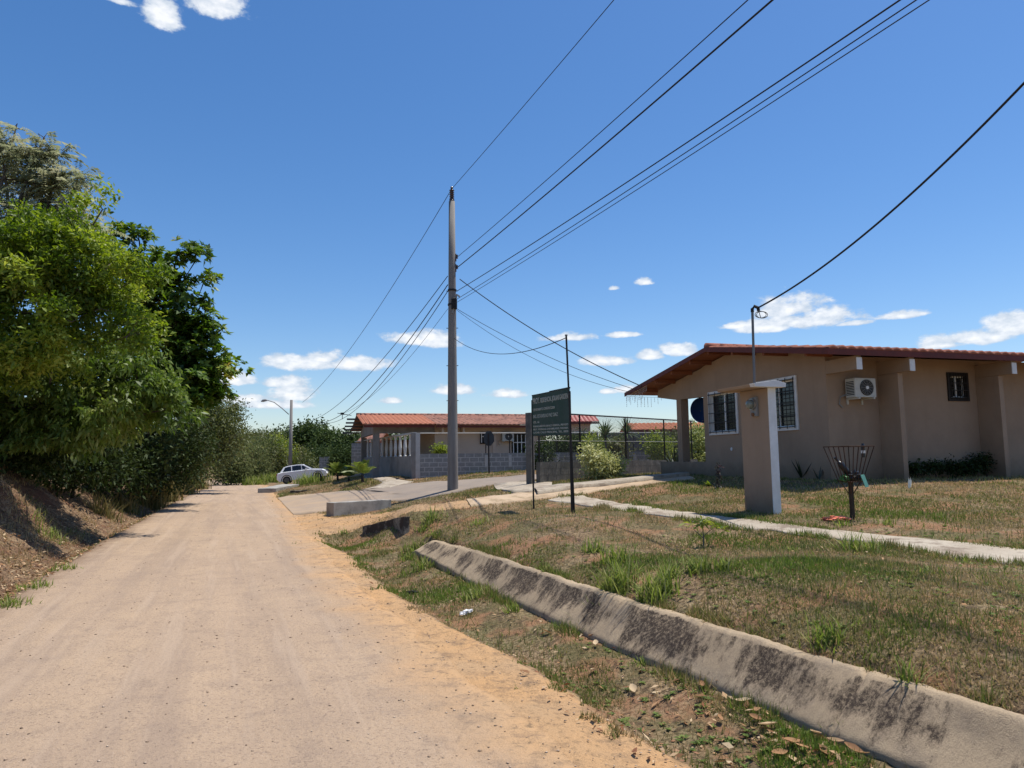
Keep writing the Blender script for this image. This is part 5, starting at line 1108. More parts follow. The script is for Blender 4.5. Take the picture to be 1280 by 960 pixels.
for (a, b, Yq, c, d, lb, n_) in ((388, 548, 92, 30, 24, 'large dark green tree just right of the street lamp', 1700), (352, 552, 100, 20, 16, 'dark tree just left of the street lamp', 900), (408, 560, 84, 22, 26, 'dark green tree leaning towards the far house carport', 1300), (322, 548, 125, 18, 10, 'distant dark tree top over the scrub', 400), (300, 550, 130, 18, 12, 'most distant tree top beside the left tree mass', 400), (434, 560, 80, 16, 20, 'dark tree behind the carport of the far house', 800), (452, 566, 84, 20, 14, 'low dark tree seen through the carport', 600)):
    tree('dark_tree', lb, at(a, 590, Yq)[:2], [blob_px(a, b, Yq, c * .8, d * .8), blob_px(a - c * .6, b + d * .4, Yq, c * .6, d * .6), blob_px(a + c * .6, b + d * .35, Yq, c * .6, d * .65), blob_px(a + c * .1, b + d * .9, Yq, c * .9, d * .7)], n_, 'random', 9, .42, .2, .5, m_far, m_barkd, r0=.2, shell=.45, gap=.12, gs=.45, group=GT, twigs=20)
# far wooded skyline
def woods(px0, px1, Y, ht, label):
    n_ = 9000; px = rng.uniform(px0, px1, n_); x = (px - 640) / FPX * Y; y = Y + rng.uniform(-12, 12, n_); top = ht * (1 + .5 * vnoise(x * .09, y * .02) + .35 * vnoise(x * .35, y * .1)); z = top * rng.random(n_) ** .5
    V, F = leaf_quads(np.stack([x, y, z], -1), rdir(n_), rdir(n_), rng.uniform(.7, 1.5, n_), rng.uniform(.4, .8, n_)); o = np_mesh('distant_woods', V, F, m_far, None, rng.random(n_) * .8); tag(o, label, 'woods', kind='stuff')
woods(-60, 520, 170, 7.0, 'low far-off wooded skyline behind the scrub and the far house'); woods(640, 960, 150, 5.0, 'low far-off wooded skyline glimpsed behind the garden fence')

# right-hand garden planting
def swords(name, label, base, n_, L, Wd, m, cat='plant', lean=(.15, 1.0), trunk=0, tm=None, group=None, z0=0, droop=.25, cname='leaves'):
    r_ = empty(name, tuple(base), 0, label, cat, group); a = rng.uniform(0, 2 * math.pi, n_); e = rng.uniform(lean[0], lean[1], n_); l = L * rng.uniform(.6, 1.1, n_)
    dirs = np.stack([np.cos(a) * np.sin(e), np.sin(a) * np.sin(e), np.cos(e)], -1); V = []; F = []; K = 5
    for i in range(n_):
        s = np.array([-math.sin(a[i]), math.cos(a[i]), 0]); p = np.array([0, 0, trunk + z0 + rng.uniform(-.05, .05) * (trunk > 0)]); b = len(V)
        for k in range(K):
            t_ = k / (K - 1); q = p + dirs[i] * l[i] * t_ - np.array([0, 0, 1]) * droop * l[i] * t_ ** 2; ww = Wd * (1 - t_ ** 1.6) * .5 * (.6 + .4 * min(1, t_ * 4)) + .001
            V += [q - s * ww, q + s * ww]
        for k in range(K - 1): F.append((b + 2 * k, b + 2 * k + 1, b + 2 * k + 3, b + 2 * k + 2))
    np_mesh(cname, V, F, m, r_, np.repeat(rng.random(n_), K - 1))
    if trunk: w = MB(); w.tube([(0, 0, -.2), (.04, 0, trunk * .5), (0, 0, trunk + .03)], [.05, .04, .035], 8); w.build('trunk', tm or m_bark, r_, True)
    return r_
def ground_at(px, py, Y): p = at(px, py, Y); return (p[0], p[1], Hs(p[0], p[1]))
m_yucca = leafmat('yucca_leaf', [(.05, .09, .03), (.10, .15, .05), (.17, .21, .09)], .2)
m_spike = leafmat('dark_sword_leaf', [(.012, .022, .012), (.025, .04, .018), (.05, .07, .03)], .1)
for (px, pyt, Yq, h_) in ((757, 545, 30, 2.1), (784, 541, 30.5, 2.2)):
    b_ = ground_at(px, 570, Yq); tz_ = at(px, pyt, Yq)[2] - b_[2]
    swords('dracaena', 'spiky topped dracaena behind the fence, ' + ('left one of the pair' if px < 770 else 'right one of the pair, by the fence post'), b_, 110, .95, .06, m_yucca, trunk=tz_, lean=(.05, 1.9), group='spiky dracaenas behind the fence', cname='crown')
b_ = ground_at(845, 594, 24); swords('sword_plant', 'dark spiky sword leaved plant at the foot of the porch column', b_, 46, 1.05, .085, m_spike, lean=(.05, 1.1), droop=.15)
b_ = tuple(hit(995, 599)); swords('sword_plant', 'few stiff dark spikes against the wall under the large barred window', (b_[0] + .1, b_[1] - .1, b_[2]), 9, .62, .05, m_spike, lean=(.1, .95), droop=.02)
b_ = tuple(hit(1021, 600)); swords('sword_plant', 'two short dark spikes right of the stiff spikes near the house corner', (b_[0], b_[1] - .1, b_[2]), 4, .36, .04, m_spike, lean=(.1, .8), droop=.02)
b_ = tuple(hit(1262, 594)); swords('sword_plant', 'low dark spiky plant at the foot of the third buttress by the right edge', b_, 22, .4, .045, m_spike, lean=(.2, 1.2), droop=.1)
tree('variegated_bush', 'rounded pale yellow variegated bush in front of the low block wall', ground_at(752, 600, 21.6)[:2], [blob_px(a, b, 21.6, c, d, .6) for a, b, c, d in ((742, 572, 14, 11), (758, 577, 18, 11), (751, 588, 24, 11), (734, 565, 7, 8), (768, 587, 11, 9))], 520, 'random', 8, .12, .05, .10, m_varieg, m_bark, 'bush', r0=.03, shell=.5, gap=.1, gs=2.5, crown='foliage', trunk='stems', twigs=70)
for (a, b, Yq, c, d, lb, mm, n_) in ((672, 568, 33, 16, 12, 'shaggy dark shrub seen under the green sign', m_under, 300), (697, 556, 34, 24, 20, 'dark green shrub behind the right post of the green sign', m_far, 420), (728, 556, 34, 14, 16, 'dense green shrub behind the fence left of the dracaenas', m_far, 350), (742, 556, 32, 9, 12, 'yellowish shrub just left of the dracaenas', m_yg, 200), (770, 556, 32, 12, 8, 'low olive shrub between the two dracaenas', m_olive, 200), (822, 556, 31, 16, 14, 'yellow-green shrub behind the fence near the porch', m_yg, 300), (846, 552, 33, 14, 16, 'green shrub just left of the porch column', m_olive, 300)):
    tree('garden_shrub', lb, at(a, 580, Yq)[:2], [blob_px(a, b, Yq, c, d, .7), blob_px(a + c * .3, b + d * .5, Yq, c, d, .7)], n_, 'random', 8, .15, .06, .16, mm, m_bark, 'shrub', r0=.03, shell=.5, gap=.12, gs=1.5, crown='foliage', trunk='stems', twigs=20, group='shrubs behind the garden fence')
tree('garden_shrub', 'tall sunlit yellow-green shrub seen through the porch opening', at(872, 585, 31)[:2], [blob_px(a, b, 31, c, d, .9) for a, b, c, d in ((868, 545, 14, 18), (880, 560, 18, 28), (866, 572, 14, 16), (900, 560, 20, 30))], 1000, 'random', 8, .14, .05, .15, leafmat('sunlit_shrub_leaf', [(.07, .11, .03), (.18, .22, .06), (.34, .38, .13), (.50, .50, .22)], .35), m_bark, 'shrub', r0=.04, shell=.5, gap=.1, gs=2, crown='foliage', trunk='stems')
# low planting under the side wall
for i, (px, h_, lb) in enumerate(((1140, 12, 'leftmost dark low shrub along the shaded side wall'), (1163, 16, 'dark low shrub with a few pale blooms along the side wall'), (1188, 15, 'dark low shrub below the small barred window'), (1212, 14, 'dark low shrub right of the small barred window'), (1226, 26, 'tallest dark shrub beside the second buttress'))):
    t__ = (px - 640) / 900; l_ = (t__ * (15 - .959 * .28) - 6.58 - .284 * .28) / (.959 - .284 * t__); g_ = (6.58 + .959 * l_ + .284 * .28, 15 + .284 * l_ - .959 * .28); Yq = g_[1]
    tree('wall_shrub', lb, (g_[0], Yq), [blob_px(px, 592 - h_ * .55, Yq, 13, h_ * .45, .2)], 90, 'random', 7, .075, .032, .05, m_under, m_barkd, 'shrub', r0=.012, shell=.6, gap=.05, gs=4, crown='foliage', trunk='stems', twigs=14, group='low shrubs along the side wall')
m_wl = leafmat('white_leaf', [(.7, .7, .6), (.8, .8, .72)], .2)
b_ = tuple(hit(1137, 611)); swords('pale_sprig', 'small sprig with two white upright leaves in the lawn near the side wall', b_, 3, .26, .05, m_wl, lean=(.1, .45), droop=0)
# croton with dark stem beside the walk
b_ = hit(896, 611); r_ = tree('croton_plant', 'slim croton with mottled purple and white leaves left of the meter pillar', (b_[0], b_[1]), [blob_px(898, 588, b_[1], 2.5, 13, .04), blob_px(896, 606, b_[1], 5, 4, .08)], 34, 'droop', 5, .06, .025, .02, leafmat('croton_leaf', [(.03, .012, .015), (.07, .025, .03), (.06, .03, .03), (.05, .06, .02), (.45, .40, .34)], .1), m_barkd, 'plant', r0=.012, crown='foliage', trunk='stem', twigs=6)
swords('leafy_plant', 'small bright plant with broad yellow-green leaves beside the croton', tuple(hit(886, 608)), 9, .24, .10, m_yg, lean=(.2, 1.0), droop=.3)
# sapling on the lawn
b_ = hit(879, 684); SPG = empty('sapling', tuple(b_), 0, 'yellow-green sapling with a slim bare stem beside the footpath', 'sapling')
w = MB(); hh = at(879, 655, b_[1])[2] - b_[2]; w.tube([(0, 0, -.05), (.01, 0, hh * .5), (0, 0, hh)], [.010, .008, .006], 6); w.tube([(0, 0, hh * .4), (-.1, .0, hh * .75)], .005, 5); w.tube([(0, 0, hh * .45), (.12, 0, hh * .8)], .005, 5); w.build('stem', m_olive if False else m_bark, SPG)
n_ = 70; cc = np.array([(0, 0, hh), (-.16, 0, hh * .95), (.17, 0, hh * .9), (.02, 0, hh * 1.15), (.24, 0, hh * .75)]); kk_ = rng.integers(0, 5, n_)
V, F = leaf_quads(cc[kk_] + rng.normal(size=(n_, 3)) * .025, unit(rng.normal(size=(n_, 3)) * [1, 1, .6] + [0, 0, .35]), rdir(n_), rng.uniform(.08, .15, n_), .028, .3); np_mesh('foliage', V, F, m_yg, SPG, rng.random(n_))
# small palms on the island
m_palm = leafmat('palm_leaf', [(.09, .14, .03), (.20, .26, .05), (.34, .36, .09)], .35)
for i, (px, pyb, pyt, lb) in enumerate(((422, 601, 571, 'leftmost of the three small palms by the plastered wall'), (436, 603, 578, 'middle and shortest of the three small palms'), (453, 603, 568, 'rightmost of the three small palms, nearest the walkway'))):
    b_ = hit(px, pyb); hh = at(px, pyt, b_[1])[2] - b_[2]
    PM = empty('small_palm', tuple(b_), i * 1.3, lb, 'palm', 'small palms on the grass island'); w = MB(); w.tube([(0, 0, -.1), (0, 0, hh * .12), (0, 0, hh * .26)], [.07, .06, .04], 8); w.build('trunk', m_barkd, PM)
    V = []; F = []; nf = 10
    for f_ in range(nf):
        a = 2 * math.pi * f_ / nf + rng.uniform(-.2, .2); e = rng.uniform(.12, .95); Lf = hh * rng.uniform(.7, 1.0); P0 = np.array([0, 0, hh * .24]); D = np.array([math.cos(a) * math.sin(e), math.sin(a) * math.sin(e), math.cos(e)])
        for j in range(16):
            t_ = .15 + .85 * j / 15; p = P0 + D * Lf * t_ - np.array([0, 0, .45 * Lf * t_ ** 2]); S = np.array([-math.sin(a), math.cos(a), 0])
            for sg in (1, -1):
                d_ = unit(S * sg + D * .8 - [0, 0, .45]); q = p + d_ * Lf * .30 * (1 - .5 * t_); ww = D * .022; b0 = len(V); V += [p - ww, p + ww, q + ww * .4, q - ww * .4]; F.append((b0, b0 + 1, b0 + 2, b0 + 3))
    np_mesh('fronds', V, F, m_palm, PM, rng.random(len(F)))

# ------------------------------------------------------------------ grass
m_blade = leafmat('lawn_blade', [(.48, .36, .20, 0), (.36, .27, .13, .3), (.21, .195, .07, .5), (.125, .17, .04, .75), (.17, .24, .045, 1)], .35, .7, .15)
def blades(P, L, Wd, lean=.8):
    n_ = len(P); a = rng.uniform(0, 2 * math.pi, n_); e = np.abs(rng.normal(size=n_)) * lean; D = np.stack([np.cos(a) * np.sin(e), np.sin(a) * np.sin(e), np.cos(e)], -1); b = rng.uniform(0, 2 * math.pi, n_)
    S = np.stack([np.cos(b), np.sin(b), 0 * b], -1) * (Wd * .5)[:, None]; V = np.stack([P - S, P + S, P + D * L[:, None]], 1); return V.reshape(-1, 3), np.arange(n_ * 3).reshape(-1, 3)
def sample(n_, y0, y1, pw, half=.82):
    u = rng.random(n_); q = 2 - pw; Y = (y0 ** q + u * (y1 ** q - y0 ** q)) ** (1 / q); X = rng.uniform(-half, half, n_) * Y; return X, Y
X, Yv = sample(900000, 2.6, 45, 1.75)
do = drain_off(X, Yv); dm = dirt_mask(X, Yv) + .5 * fbm(X * 1.6, Yv * 1.6, 5) + .75 * fbm(X * 7, Yv * 7, 3)
ok = (dm < .50) & ~((do > -.03) & (do < .37 + .03 * fbm(X * 4, Yv * 4)) & (Yv < 12.5)) & (X > xs(Yv) - .9)
lx = (X - 6.58) * math.cos(HA) + (Yv - 15) * math.sin(HA); ly = -(X - 6.58) * math.sin(HA) + (Yv - 15) * math.cos(HA)
ok &= ~((lx > -.02) & (ly > -.02) & (ly < 7.5)) & (Yv < 45)
fx = (X - FO[0]) * math.cos(HA) + (Yv - FO[1]) * math.sin(HA); fy = -(X - FO[0]) * math.sin(HA) + (Yv - FO[1]) * math.cos(HA); ok &= ~((fx > 0) & (fx < 11) & (fy > 0))
for q in FP_ALL:
    q_ = q; ok &= ~inpoly(X, Yv, q_)
ok &= ~(track_mask(X, Yv) & (rng.random(len(X)) < .9)); ok &= ~(apron & False).any() if False else ok
ok &= ~(inpoly(X, Yv, dropped([(330, 625), (392, 640), (410, 645), (440, 650), (410, 668), (385, 662), (350, 660)])) & (rng.random(len(X)) < .85))
bare = fbm(X * .9 + 31, Yv * .9, 4); ok &= ~((bare > .13) & (rng.random(len(X)) < .85))
X, Yv, do, bare = X[ok], Yv[ok], do[ok], bare[ok]
Z = H(X, Yv); g = fbm(X * .75 + 3, Yv * .75 + 8, 5); verge = do < 0
gr = np.clip(.42 + g * .85 + .16 * verge + rng.normal(size=len(X)) * .22 - .35 * (bare > .1), 0, 1)
gr = np.where((Yv > 20) & ~verge, gr * .85, gr)
Lb = (.016 + .022 * rng.random(len(X)) + .03 * np.clip(g + .1, 0, 1)) * (1 + .035 * Yv) * np.where(verge, 1.15, 1); Wb = (.0045 + .0011 * Yv) * rng.uniform(.6, 1.3, len(X))
V, F = blades(np.stack([X, Yv, Z - .003], -1), Lb, Wb, .95)
o = np_mesh('lawn_grass', V, F, m_blade, None, gr); tag(o, 'short patchy dry and green grass covering the lawn and the verge', 'grass', kind='stuff')
print('blades', len(F))
# dry grass on the left bank
X, Yv = sample(260000, 6, 40, 1.6); d = xl(Yv) - X; ok = (d > .0) & (d < 6) & (fbm(X * 1.1, Yv * 1.1) + .25 * (d < .5) > -.12); X, Yv, d = X[ok], Yv[ok], d[ok]
V, F = blades(np.stack([X, Yv, H(X, Yv) - .01], -1), (.05 + .13 * rng.random(len(X))) * np.where(d < .5, .5, 1), .006 + .0008 * Yv, 1.0)
gr = np.clip(rng.random(len(X)) * .42 + .5 * (d < .25) + .3 * (vnoise(X, Yv) > .15), 0, 1); o = np_mesh('bank_grass', V, F, m_blade, None, gr); tag(o, 'thin dry grass and creeping stems on the reddish earth bank', 'grass', kind='stuff')
# taller single grass clumps
m_tuft = leafmat('fresh_grass_blade', [(.14, .17, .04), (.17, .23, .045), (.25, .31, .07), (.38, .36, .16)], .4, .65, .15)
m_dryt = leafmat('straw_blade', [(.12, .12, .04), (.24, .20, .08), (.38, .29, .13), (.16, .18, .05)], .3, .7, .1)
def tuft(px, py, hpx, wpx, n_, label, group, m=m_tuft, lean=.6, grp_name='grass_clump'):
    if grp_name == 'grass_clump': wpx *= .72; hpx *= .86; n_ = int(n_ * .62)
    c = hit(px, py); s = c[1] / FPX; P = np.stack([rng.normal(size=n_) * wpx * .30 * s, rng.normal(size=n_) * wpx * .30 * s, np.zeros(n_)], -1); P[:, 2] = H(P[:, 0] + c[0], P[:, 1] + c[1]) - c[2] - .01
    L = hpx * s * rng.uniform(.35, 1.1, n_); a = rng.uniform(0, 2 * math.pi, n_); e = np.abs(rng.normal(size=n_)) * lean; D = np.stack([np.cos(a) * np.sin(e), np.sin(a) * np.sin(e), np.cos(e)], -1); S = np.stack([-np.sin(a), np.cos(a), 0 * a], -1) * (.0035 + .00045 * c[1]) ; S = S * 1.0
    mid = P + D * (L * .6)[:, None]; tip = mid + unit(D + np.stack([np.cos(a), np.sin(a), -.6 + 0 * a], -1) * .35) * (L * .45)[:, None]
    V = np.stack([P - S, P + S, mid + S * .7, mid - S * .7, mid - S * .7, mid + S * .7, tip + S * .08, tip - S * .08], 1).reshape(-1, 3); F = np.arange(n_ * 8).reshape(-1, 4)
    o = np_mesh(grp_name, V, F, m, None, np.repeat(rng.random(n_), 2)); o.location = tuple(c); return tag(o, label, 'grass clump', group)
G1 = 'bright green grass clumps on the lawn'
for a in ((743, 690, 24, 30, 130, 'bright green clump farthest left on the lawn, left of the big clumps'), (772, 703, 34, 40, 220, 'feathery green clump behind the two largest clumps'), (768, 741, 48, 52, 420, 'large bright clump right at the crest of the drain slab'), (822, 747, 50, 50, 380, 'largest bright clump just right of the one at the drain crest'), (838, 722, 32, 24, 120, 'slim green clump right behind the largest clumps'), (872, 716, 30, 34, 240, 'dense clump in front of the sapling'), (905, 712, 24, 30, 170, 'low wide clump right of the sapling foot'), (1072, 688, 30, 52, 190, 'spreading clump at the near edge of the footpath'), (1034, 803, 40, 60, 170, 'loose dark green clump near the middle of the right lawn'), (1052, 657, 16, 26, 60, 'small clump just beside the orange rag and basket foot'), (1108, 655, 16, 24, 60, 'tiny clump right of the basket on the upper lawn'), (1160, 718, 18, 34, 70, 'small clump below the footpath towards the right'), (1207, 705, 14, 22, 50, 'small clump at the edge of the footpath far right'), (1178, 648, 10, 20, 30, 'faint small clump on the upper lawn'), (950, 722, 14, 20, 50, 'faint clump right of the low wide clump'), (988, 690, 12, 24, 50, 'small clump near the footpath right of the pillar'), (680, 720, 16, 26, 80, 'small clump on the crest above the far part of the drain'), (600, 655, 14, 26, 80, 'pale clump near the left end of the lawn'), (540, 652, 22, 26, 110, 'clump beside the mould stained headwall'), (530, 662, 16, 20, 80, 'clump hiding the far end of the drain slab')):
    tuft(*a, G1)
tuft(1133, 868, 42, 36, 150, 'spiky clump hanging over the crest of the drain slab near the right', None, m_tuft, 1.0)
G2 = 'green clumps on the verge'
for a in ((505, 722, 14, 24, 60, 'small verge clump left of the bluish clump'), (528, 712, 22, 30, 110, 'bluish green clump on the verge near the far drain'), (590, 748, 20, 34, 130, 'bright verge clump above the white wrapper'), (610, 742, 18, 26, 100, 'bright verge clump touching the drain foot'), (640, 765, 16, 30, 110, 'verge clump midway along the drain foot'), (1062, 915, 30, 50, 140, 'verge clump at the drain foot near the bottom right'), (430, 668, 10, 18, 50, 'small clump by the mould stained headwall foot'), (470, 690, 12, 20, 50, 'small clump on the far verge'), (800, 830, 14, 30, 70, 'low clump on the verge by the lower lip of the slab')):
    tuft(*a, G2, lean=.6)
G3 = 'tall roadside grass on the left'
for a in ((186, 634, 44, 26, 500, 'tall green and straw coloured grass clump, left one by the road edge', ), (208, 628, 40, 24, 460, 'tall straw coloured grass clump in the middle of the roadside grass'), (228, 620, 32, 22, 360, 'straw grass clump right of the tallest one'), (246, 614, 24, 20, 300, 'green grass clump where the road narrows'), (158, 640, 26, 24, 200, 'shaded thin grass clump below the dark undergrowth'), (130, 645, 28, 24, 160, 'sparse shaded grass on the dark part of the bank')):
    tuft(*a, G3, m_dryt, .35, 'tall_grass')
for a in ((296, 604, 12, 24, 300, 'low bright green grass at the far end of the dirt road'), (318, 606, 12, 22, 280, 'low grass edge right of the far road end'), (338, 603, 14, 20, 260, 'grass at the road edge left of the white car'), (468, 604, 5, 20, 80, 'short grass beside the walkway'), (596, 616, 8, 30, 200, 'grass strip right of the utility pole foot'), (575, 620, 6, 20, 120, 'grass at the utility pole foot'), (384, 606, 17, 24, 260, 'tall weeds hiding the lower side of the white car'), (398, 602, 13, 20, 220, 'weeds in front of the white car bonnet')):
    tuft(*a, 'grass edges in the distance', m_dryt if a[0] > 450 else m_tuft, .5, 'tall_grass')

# ------------------------------------------------------------------ litter, stones
m_litter = leafmat('fallen_leaf', [(.12, .06, .03), (.28, .15, .075), (.42, .24, .12), (.58, .45, .28), (.24, .09, .045)], .15, .8, .1)
def flat_leaves(X, Y, L, curl=.5):
    n_ = len(X); a = rng.uniform(0, 2 * math.pi, n_); D = np.stack([np.cos(a), np.sin(a), rng.normal(size=n_) * .25], -1); Nr = unit(np.stack([rng.normal(size=n_) * .5, rng.normal(size=n_) * .5, np.ones(n_)], -1))
    return leaf_quads(np.stack([X, Y, H(X, Y) + .012 + .03 * rng.random(n_) * L / .1], -1), D, Nr, L, L * rng.uniform(.3, .55, n_), -.1)
X, Yv = sample(17000, 3, 13, 1.6); do = drain_off(X, Yv); u = X - xs(Yv); keep = (do < -.02) & (u > -.25) & (rng.random(len(X)) < np.where(Yv < 5.4, 1.0, .35) * np.where(do > -.35, 1, .5)); X, Yv = X[keep], Yv[keep]
V, F = flat_leaves(X, Yv, rng.uniform(.02, .085, len(X)) * np.where(rng.random(len(X)) < .6, .6, 1)); tag(np_mesh('leaf_litter', V, F, m_litter, None, rng.random(len(F))), 'scattered dry leaves and straw on the verge between road and drain', 'leaf litter', kind='stuff')
X, Yv = sample(4000, 3.2, 13, 1.4); do = drain_off(X, Yv); keep = (do > .5) & (rng.random(len(X)) < .22); X, Yv = X[keep], Yv[keep]
V, F = flat_leaves(X, Yv, rng.uniform(.015, .05, len(X))); tag(np_mesh('lawn_litter', V, F, m_litter, None, rng.random(len(F))), 'small dry leaves and twigs sprinkled over the lawn', 'leaf litter', kind='stuff')
X, Yv = sample(120000, 6, 34, 1.3); d = xl(Yv) - X; keep = (d > -.1) & (d < 3.6) & (rng.random(len(X)) < np.where(d < 1.3, .9, .35)); X, Yv = X[keep], Yv[keep]
V, F = flat_leaves(X, Yv, rng.uniform(.025, .085, len(X))); tag(np_mesh('bank_litter', V, F, m_litter, None, rng.random(len(F)) * .9), 'brown leaf litter piled on the earth bank along the left road edge', 'leaf litter', kind='stuff')
def stones(X, Y, r, label, name, m):
    n_ = len(X); o6 = np.array([(1, 0, 0), (-1, 0, 0), (0, 1, 0), (0, -1, 0), (0, 0, 1), (0, 0, -.6)]); f8 = np.array([(0, 2, 4), (2, 1, 4), (1, 3, 4), (3, 0, 4), (2, 0, 5), (1, 2, 5), (3, 1, 5), (0, 3, 5)])
    V = np.stack([X, Y, H(X, Y) + .008], -1)[:, None] + o6[None] * (r[:, None] * rng.uniform(.6, 1.3, (n_, 6)))[..., None] * [1, 1, .6]
    F = (np.arange(n_) * 6)[:, None, None] + f8[None]; tag(np_mesh(name, V.reshape(-1, 3), F.reshape(-1, 3), m, None, np.repeat(rng.random(n_), 8)), label, 'stones', kind='stuff')
m_stone = leafmat('small_stone', [(.20, .145, .10), (.30, .21, .14), (.42, .31, .22), (.55, .44, .33)], 0, .9, .2)
X, Yv = sample(14000, 2.4, 26, 1.5); d = X - xs(Yv); keep = (X > xl(Yv)) & (d < .4) & (rng.random(len(X)) < np.where(d > -1.4, .55, .16)); X, Yv = X[keep], Yv[keep]
stones(X, Yv, rng.uniform(.003, .011, len(X)) * (1 + .03 * Yv), 'loose small stones and grit on the dirt road and its sandy shoulder', 'road_grit', m_stone)
GL_ = 'large dry leaves on the verge'
for (px, py) in ((706, 781), (742, 799), (683, 795), (792, 868), (878, 862), (905, 858), (955, 888), (990, 936), (1030, 948), (1068, 946), (945, 905), (1003, 942), (1078, 951), (930, 884), (660, 752), (960, 915), (1020, 925), (975, 950), (900, 905), (1045, 935), (925, 865), (745, 810), (850, 840)):
    c = hit(px, py); bm = bmesh.new(); L_ = random.uniform(.07, .12); W_ = L_ * random.uniform(.4, .6); gv = []
    for i in range(6):
        t_ = i / 5; ww = W_ * math.sin(math.pi * (.08 + .88 * t_)) * .5; cu_ = .25 * L_ * (t_ - .5) ** 2 * 2
        gv.append([bm.verts.new((L_ * (t_ - .5), s * ww, cu_ + abs(s) * ww * .5 * (1 + .4 * random.random()))) for s in (-1, -.4, .4, 1)])
    for i in range(5):
        for j in range(3): bm.faces.new((gv[i][j], gv[i + 1][j], gv[i + 1][j + 1], gv[i][j + 1]))
    me = bpy.data.meshes.new('dry_leaf'); bm.to_mesh(me); bm.free()
    at_ = me.attributes.new('rnd', 'FLOAT', 'FACE'); v_ = random.uniform(.25, .75); at_.data.foreach_set('value', [v_] * 15)
    o = link('dry_leaf', me, m_litter, None, True); o.location = (c[0], c[1], c[2] + .035); o.rotation_euler = (random.uniform(-.4, .4), random.uniform(-.4, .4), random.uniform(0, 6)); tag(o, 'large curled dry leaf lying on the grass near the drain slab', 'leaf', GL_)
c = hit(582, 769); o = crumple('white_wrapper', (0, 0, 0), (.07, .035, .02), mat('white_plastic', (.75, .74, .72), rough=.5), 21, 3, .4); o.location = (c[0], c[1], c[2] + .03); o.rotation_euler = (.2, -.2, .3); tag(o, 'crumpled white wrapper at the sandy edge of the verge', 'wrapper')
c = hit(516, 742); o = crumple('dark_scrap', (0, 0, 0), (.07, .035, .02), m_dark, 22, 3, .4); o.location = (c[0], c[1], c[2] + .02); tag(o, 'small dark scrap lying on the sandy shoulder', 'scrap')
c = hit(775, 787); o = crumple('white_wrapper', (0, 0, 0), (.03, .03, .015), bpy.data.materials['white_plastic'], 23, 2, .4); o.location = (c[0], c[1], c[2] + .03); tag(o, 'tiny pale scrap in the verge grass by the drain foot', 'wrapper')
# low green creeping grass along the left road edge, and a shrub behind the block wall of the far house
for a in ((6, 758, 16, 40, 200, 'low green grass creeping over the road edge in the lower left corner'), (40, 735, 12, 34, 150, 'low green grass patch at the left road edge, second from the corner'), (78, 712, 10, 30, 110, 'small green patch on the left road edge below the earth bank'), (60, 668, 18, 40, 120, 'thin green weeds on the slope of the earth bank')):
    tuft(*a, 'green creeping grass at the left road edge', m_tuft, .9, 'roadside_grass')
tree('garden_shrub', 'yellowish shrub behind the block wall left of the utility pole', at(552, 570, 33.4)[:2], [blob_px(551, 563, 33.4, 9, 5, .3)], 120, 'random', 8, .13, .05, .1, m_yg, m_bark, 'shrub', r0=.02, crown='foliage', trunk='stems', twigs=8)
# grass blades creeping over the crest and the foot of the drain slab and over the path edges
def edge_blades(P2, n_, off, name, label, L0=.05, jit=.05, lean=1.1, green=.55):
    P2 = np.array(P2); s1 = np.concatenate([[0], np.cumsum(np.hypot(*np.diff(P2, axis=0).T))]); w_ = 1 / (np.hypot(P2[:, 0], P2[:, 1]) + 1); cw = np.concatenate([[0], np.cumsum((w_[1:] + w_[:-1]) / 2 * np.diff(s1))]); u = np.interp(rng.random(n_) * cw[-1], cw, s1)
    keep = vnoise(u * 1.7 + off * 10, u * 0 + 4) + .6 * vnoise(u * 6, u * 0 + 2) > -.12; u = u[keep]; x = np.interp(u, s1, P2[:, 0]) + rng.normal(size=len(u)) * jit; y = np.interp(u, s1, P2[:, 1]) + rng.normal(size=len(u)) * jit
    V, F = blades(np.stack([x, y, H(x, y) - .004], -1), L0 * rng.uniform(.4, 1.4, len(u)) * (1 + .05 * y), (.005 + .0009 * y) * rng.uniform(.7, 1.3, len(u)), lean)
    tag(np_mesh(name, V, F, m_blade, None, np.clip(green + .28 * rng.normal(size=len(u)) + .5 * vnoise(u, u * 0), 0, 1)), label, 'grass', kind='stuff')
crest = [(B[i, 0] + Nn[i, 0] * .41, B[i, 1] + Nn[i, 1] * .41) for i in range(0, n if False else len(B), 12)]
foot = [(B[i, 0] - Nn[i, 0] * .05, B[i, 1] - Nn[i, 1] * .05) for i in range(0, len(B), 12)]
edge_blades(crest, 16000, .1, 'crest_grass', 'ragged grass fringe growing over the crest of the drain slab', .065, .035)
edge_blades(foot, 12000, .3, 'foot_grass', 'ragged grass fringe growing against the foot of the drain slab', .075, .05)
edge_blades(FU, 9000, .5, 'path_edge_grass', 'grass creeping over the upper edge of the footpath', .05, .05); edge_blades(FL, 12000, .7, 'path_edge_grass', 'grass creeping over the lower edge of the footpath', .06, .05)
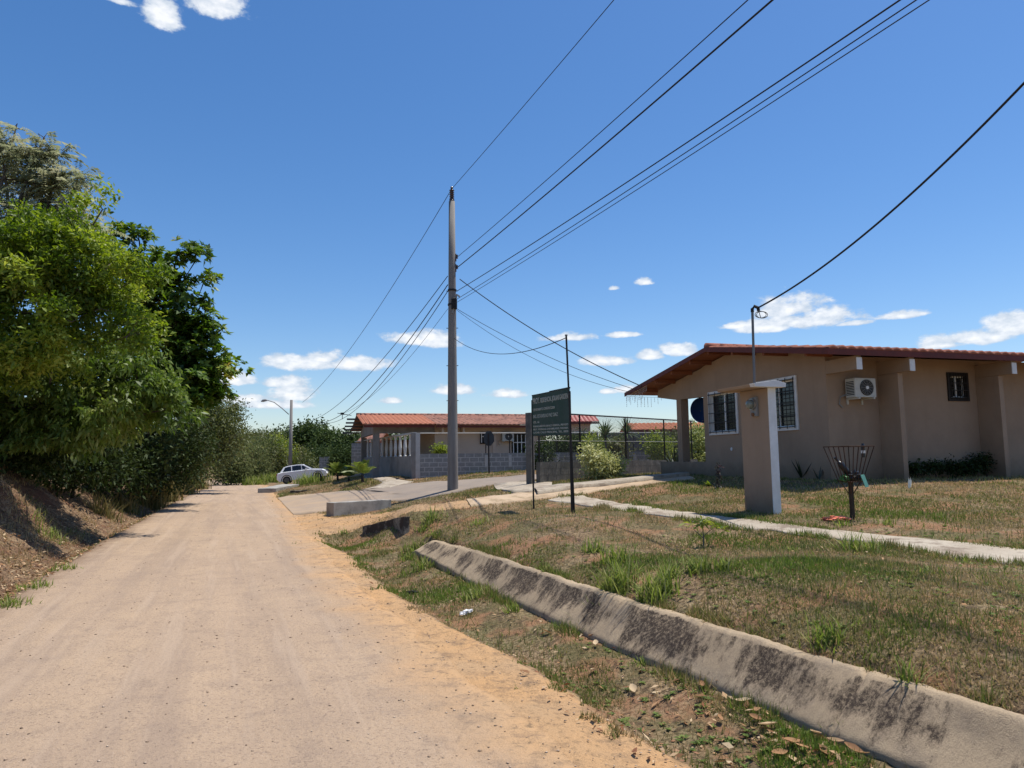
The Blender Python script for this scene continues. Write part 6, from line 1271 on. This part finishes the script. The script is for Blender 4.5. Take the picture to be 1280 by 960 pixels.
for a in ((516, 690, 16, 30, 120, 'thin clump at the buried far end of the drain slab'), (535, 676, 12, 30, 110, 'low clump behind the buried far end of the drain slab'), (512, 700, 14, 26, 90, 'low clump in front of the buried far end of the drain slab')):
    tuft(*a, G1)
# taller stems and small broad-leaved weeds in the turf
def turf_ok(X, Y):
    do = drain_off(X, Y); lx = (X - 6.58) * math.cos(HA) + (Y - 15) * math.sin(HA); ly = -(X - 6.58) * math.sin(HA) + (Y - 15) * math.cos(HA)
    ok = (dirt_mask(X, Y) < .25) & ((do < -.03) | (do > .45)) & (X > xs(Y)) & ~((lx > -.05) & (ly > -.05))
    for q in FP_ALL: ok &= ~inpoly(X, Y, q)
    return ok & ~track_mask(X, Y)
X, Yv = sample(52000, 2.8, 24, 1.7); ok = turf_ok(X, Yv) & (fbm(X * 1.4 + 60, Yv * 1.4, 4) > .02); X, Yv = X[ok], Yv[ok]
V, F = blades(np.stack([X, Yv, H(X, Yv) - .004], -1), rng.uniform(.05, .13, len(X)), (.0035 + .0008 * Yv) * rng.uniform(.7, 1.3, len(X)), .8)
tag(np_mesh('taller_grass', V, F, m_blade, None, np.clip(.62 + .3 * rng.normal(size=len(X)), 0, 1)), 'taller loose grass stems scattered in patches through the turf', 'grass', kind='stuff')
X, Yv = sample(5200, 2.8, 20, 1.7); ok = turf_ok(X, Yv) & (fbm(X * .8 + 90, Yv * .8, 4) > -.05); X, Yv = X[ok], Yv[ok]; k_ = 6; n_ = len(X)
a = (np.tile(np.arange(k_), n_) + np.repeat(rng.random(n_), k_)) * 2 * math.pi / k_; D = np.stack([np.cos(a), np.sin(a), rng.uniform(.15, .7, n_ * k_)], -1)
V, F = leaf_quads(np.repeat(np.stack([X, Yv, H(X, Yv) + .006], -1), k_, 0), D, np.tile([0, 0, 1.0], (n_ * k_, 1)), rng.uniform(.02, .05, n_ * k_), rng.uniform(.012, .022, n_ * k_), .1)
tag(np_mesh('turf_weeds', V, F, leafmat('weed_leaf', [(.06, .10, .025), (.12, .18, .04), (.22, .26, .07)], .3, .7, .2), None, rng.random(len(F))), 'low broad-leaved weeds growing in the turf', 'weeds', kind='stuff')
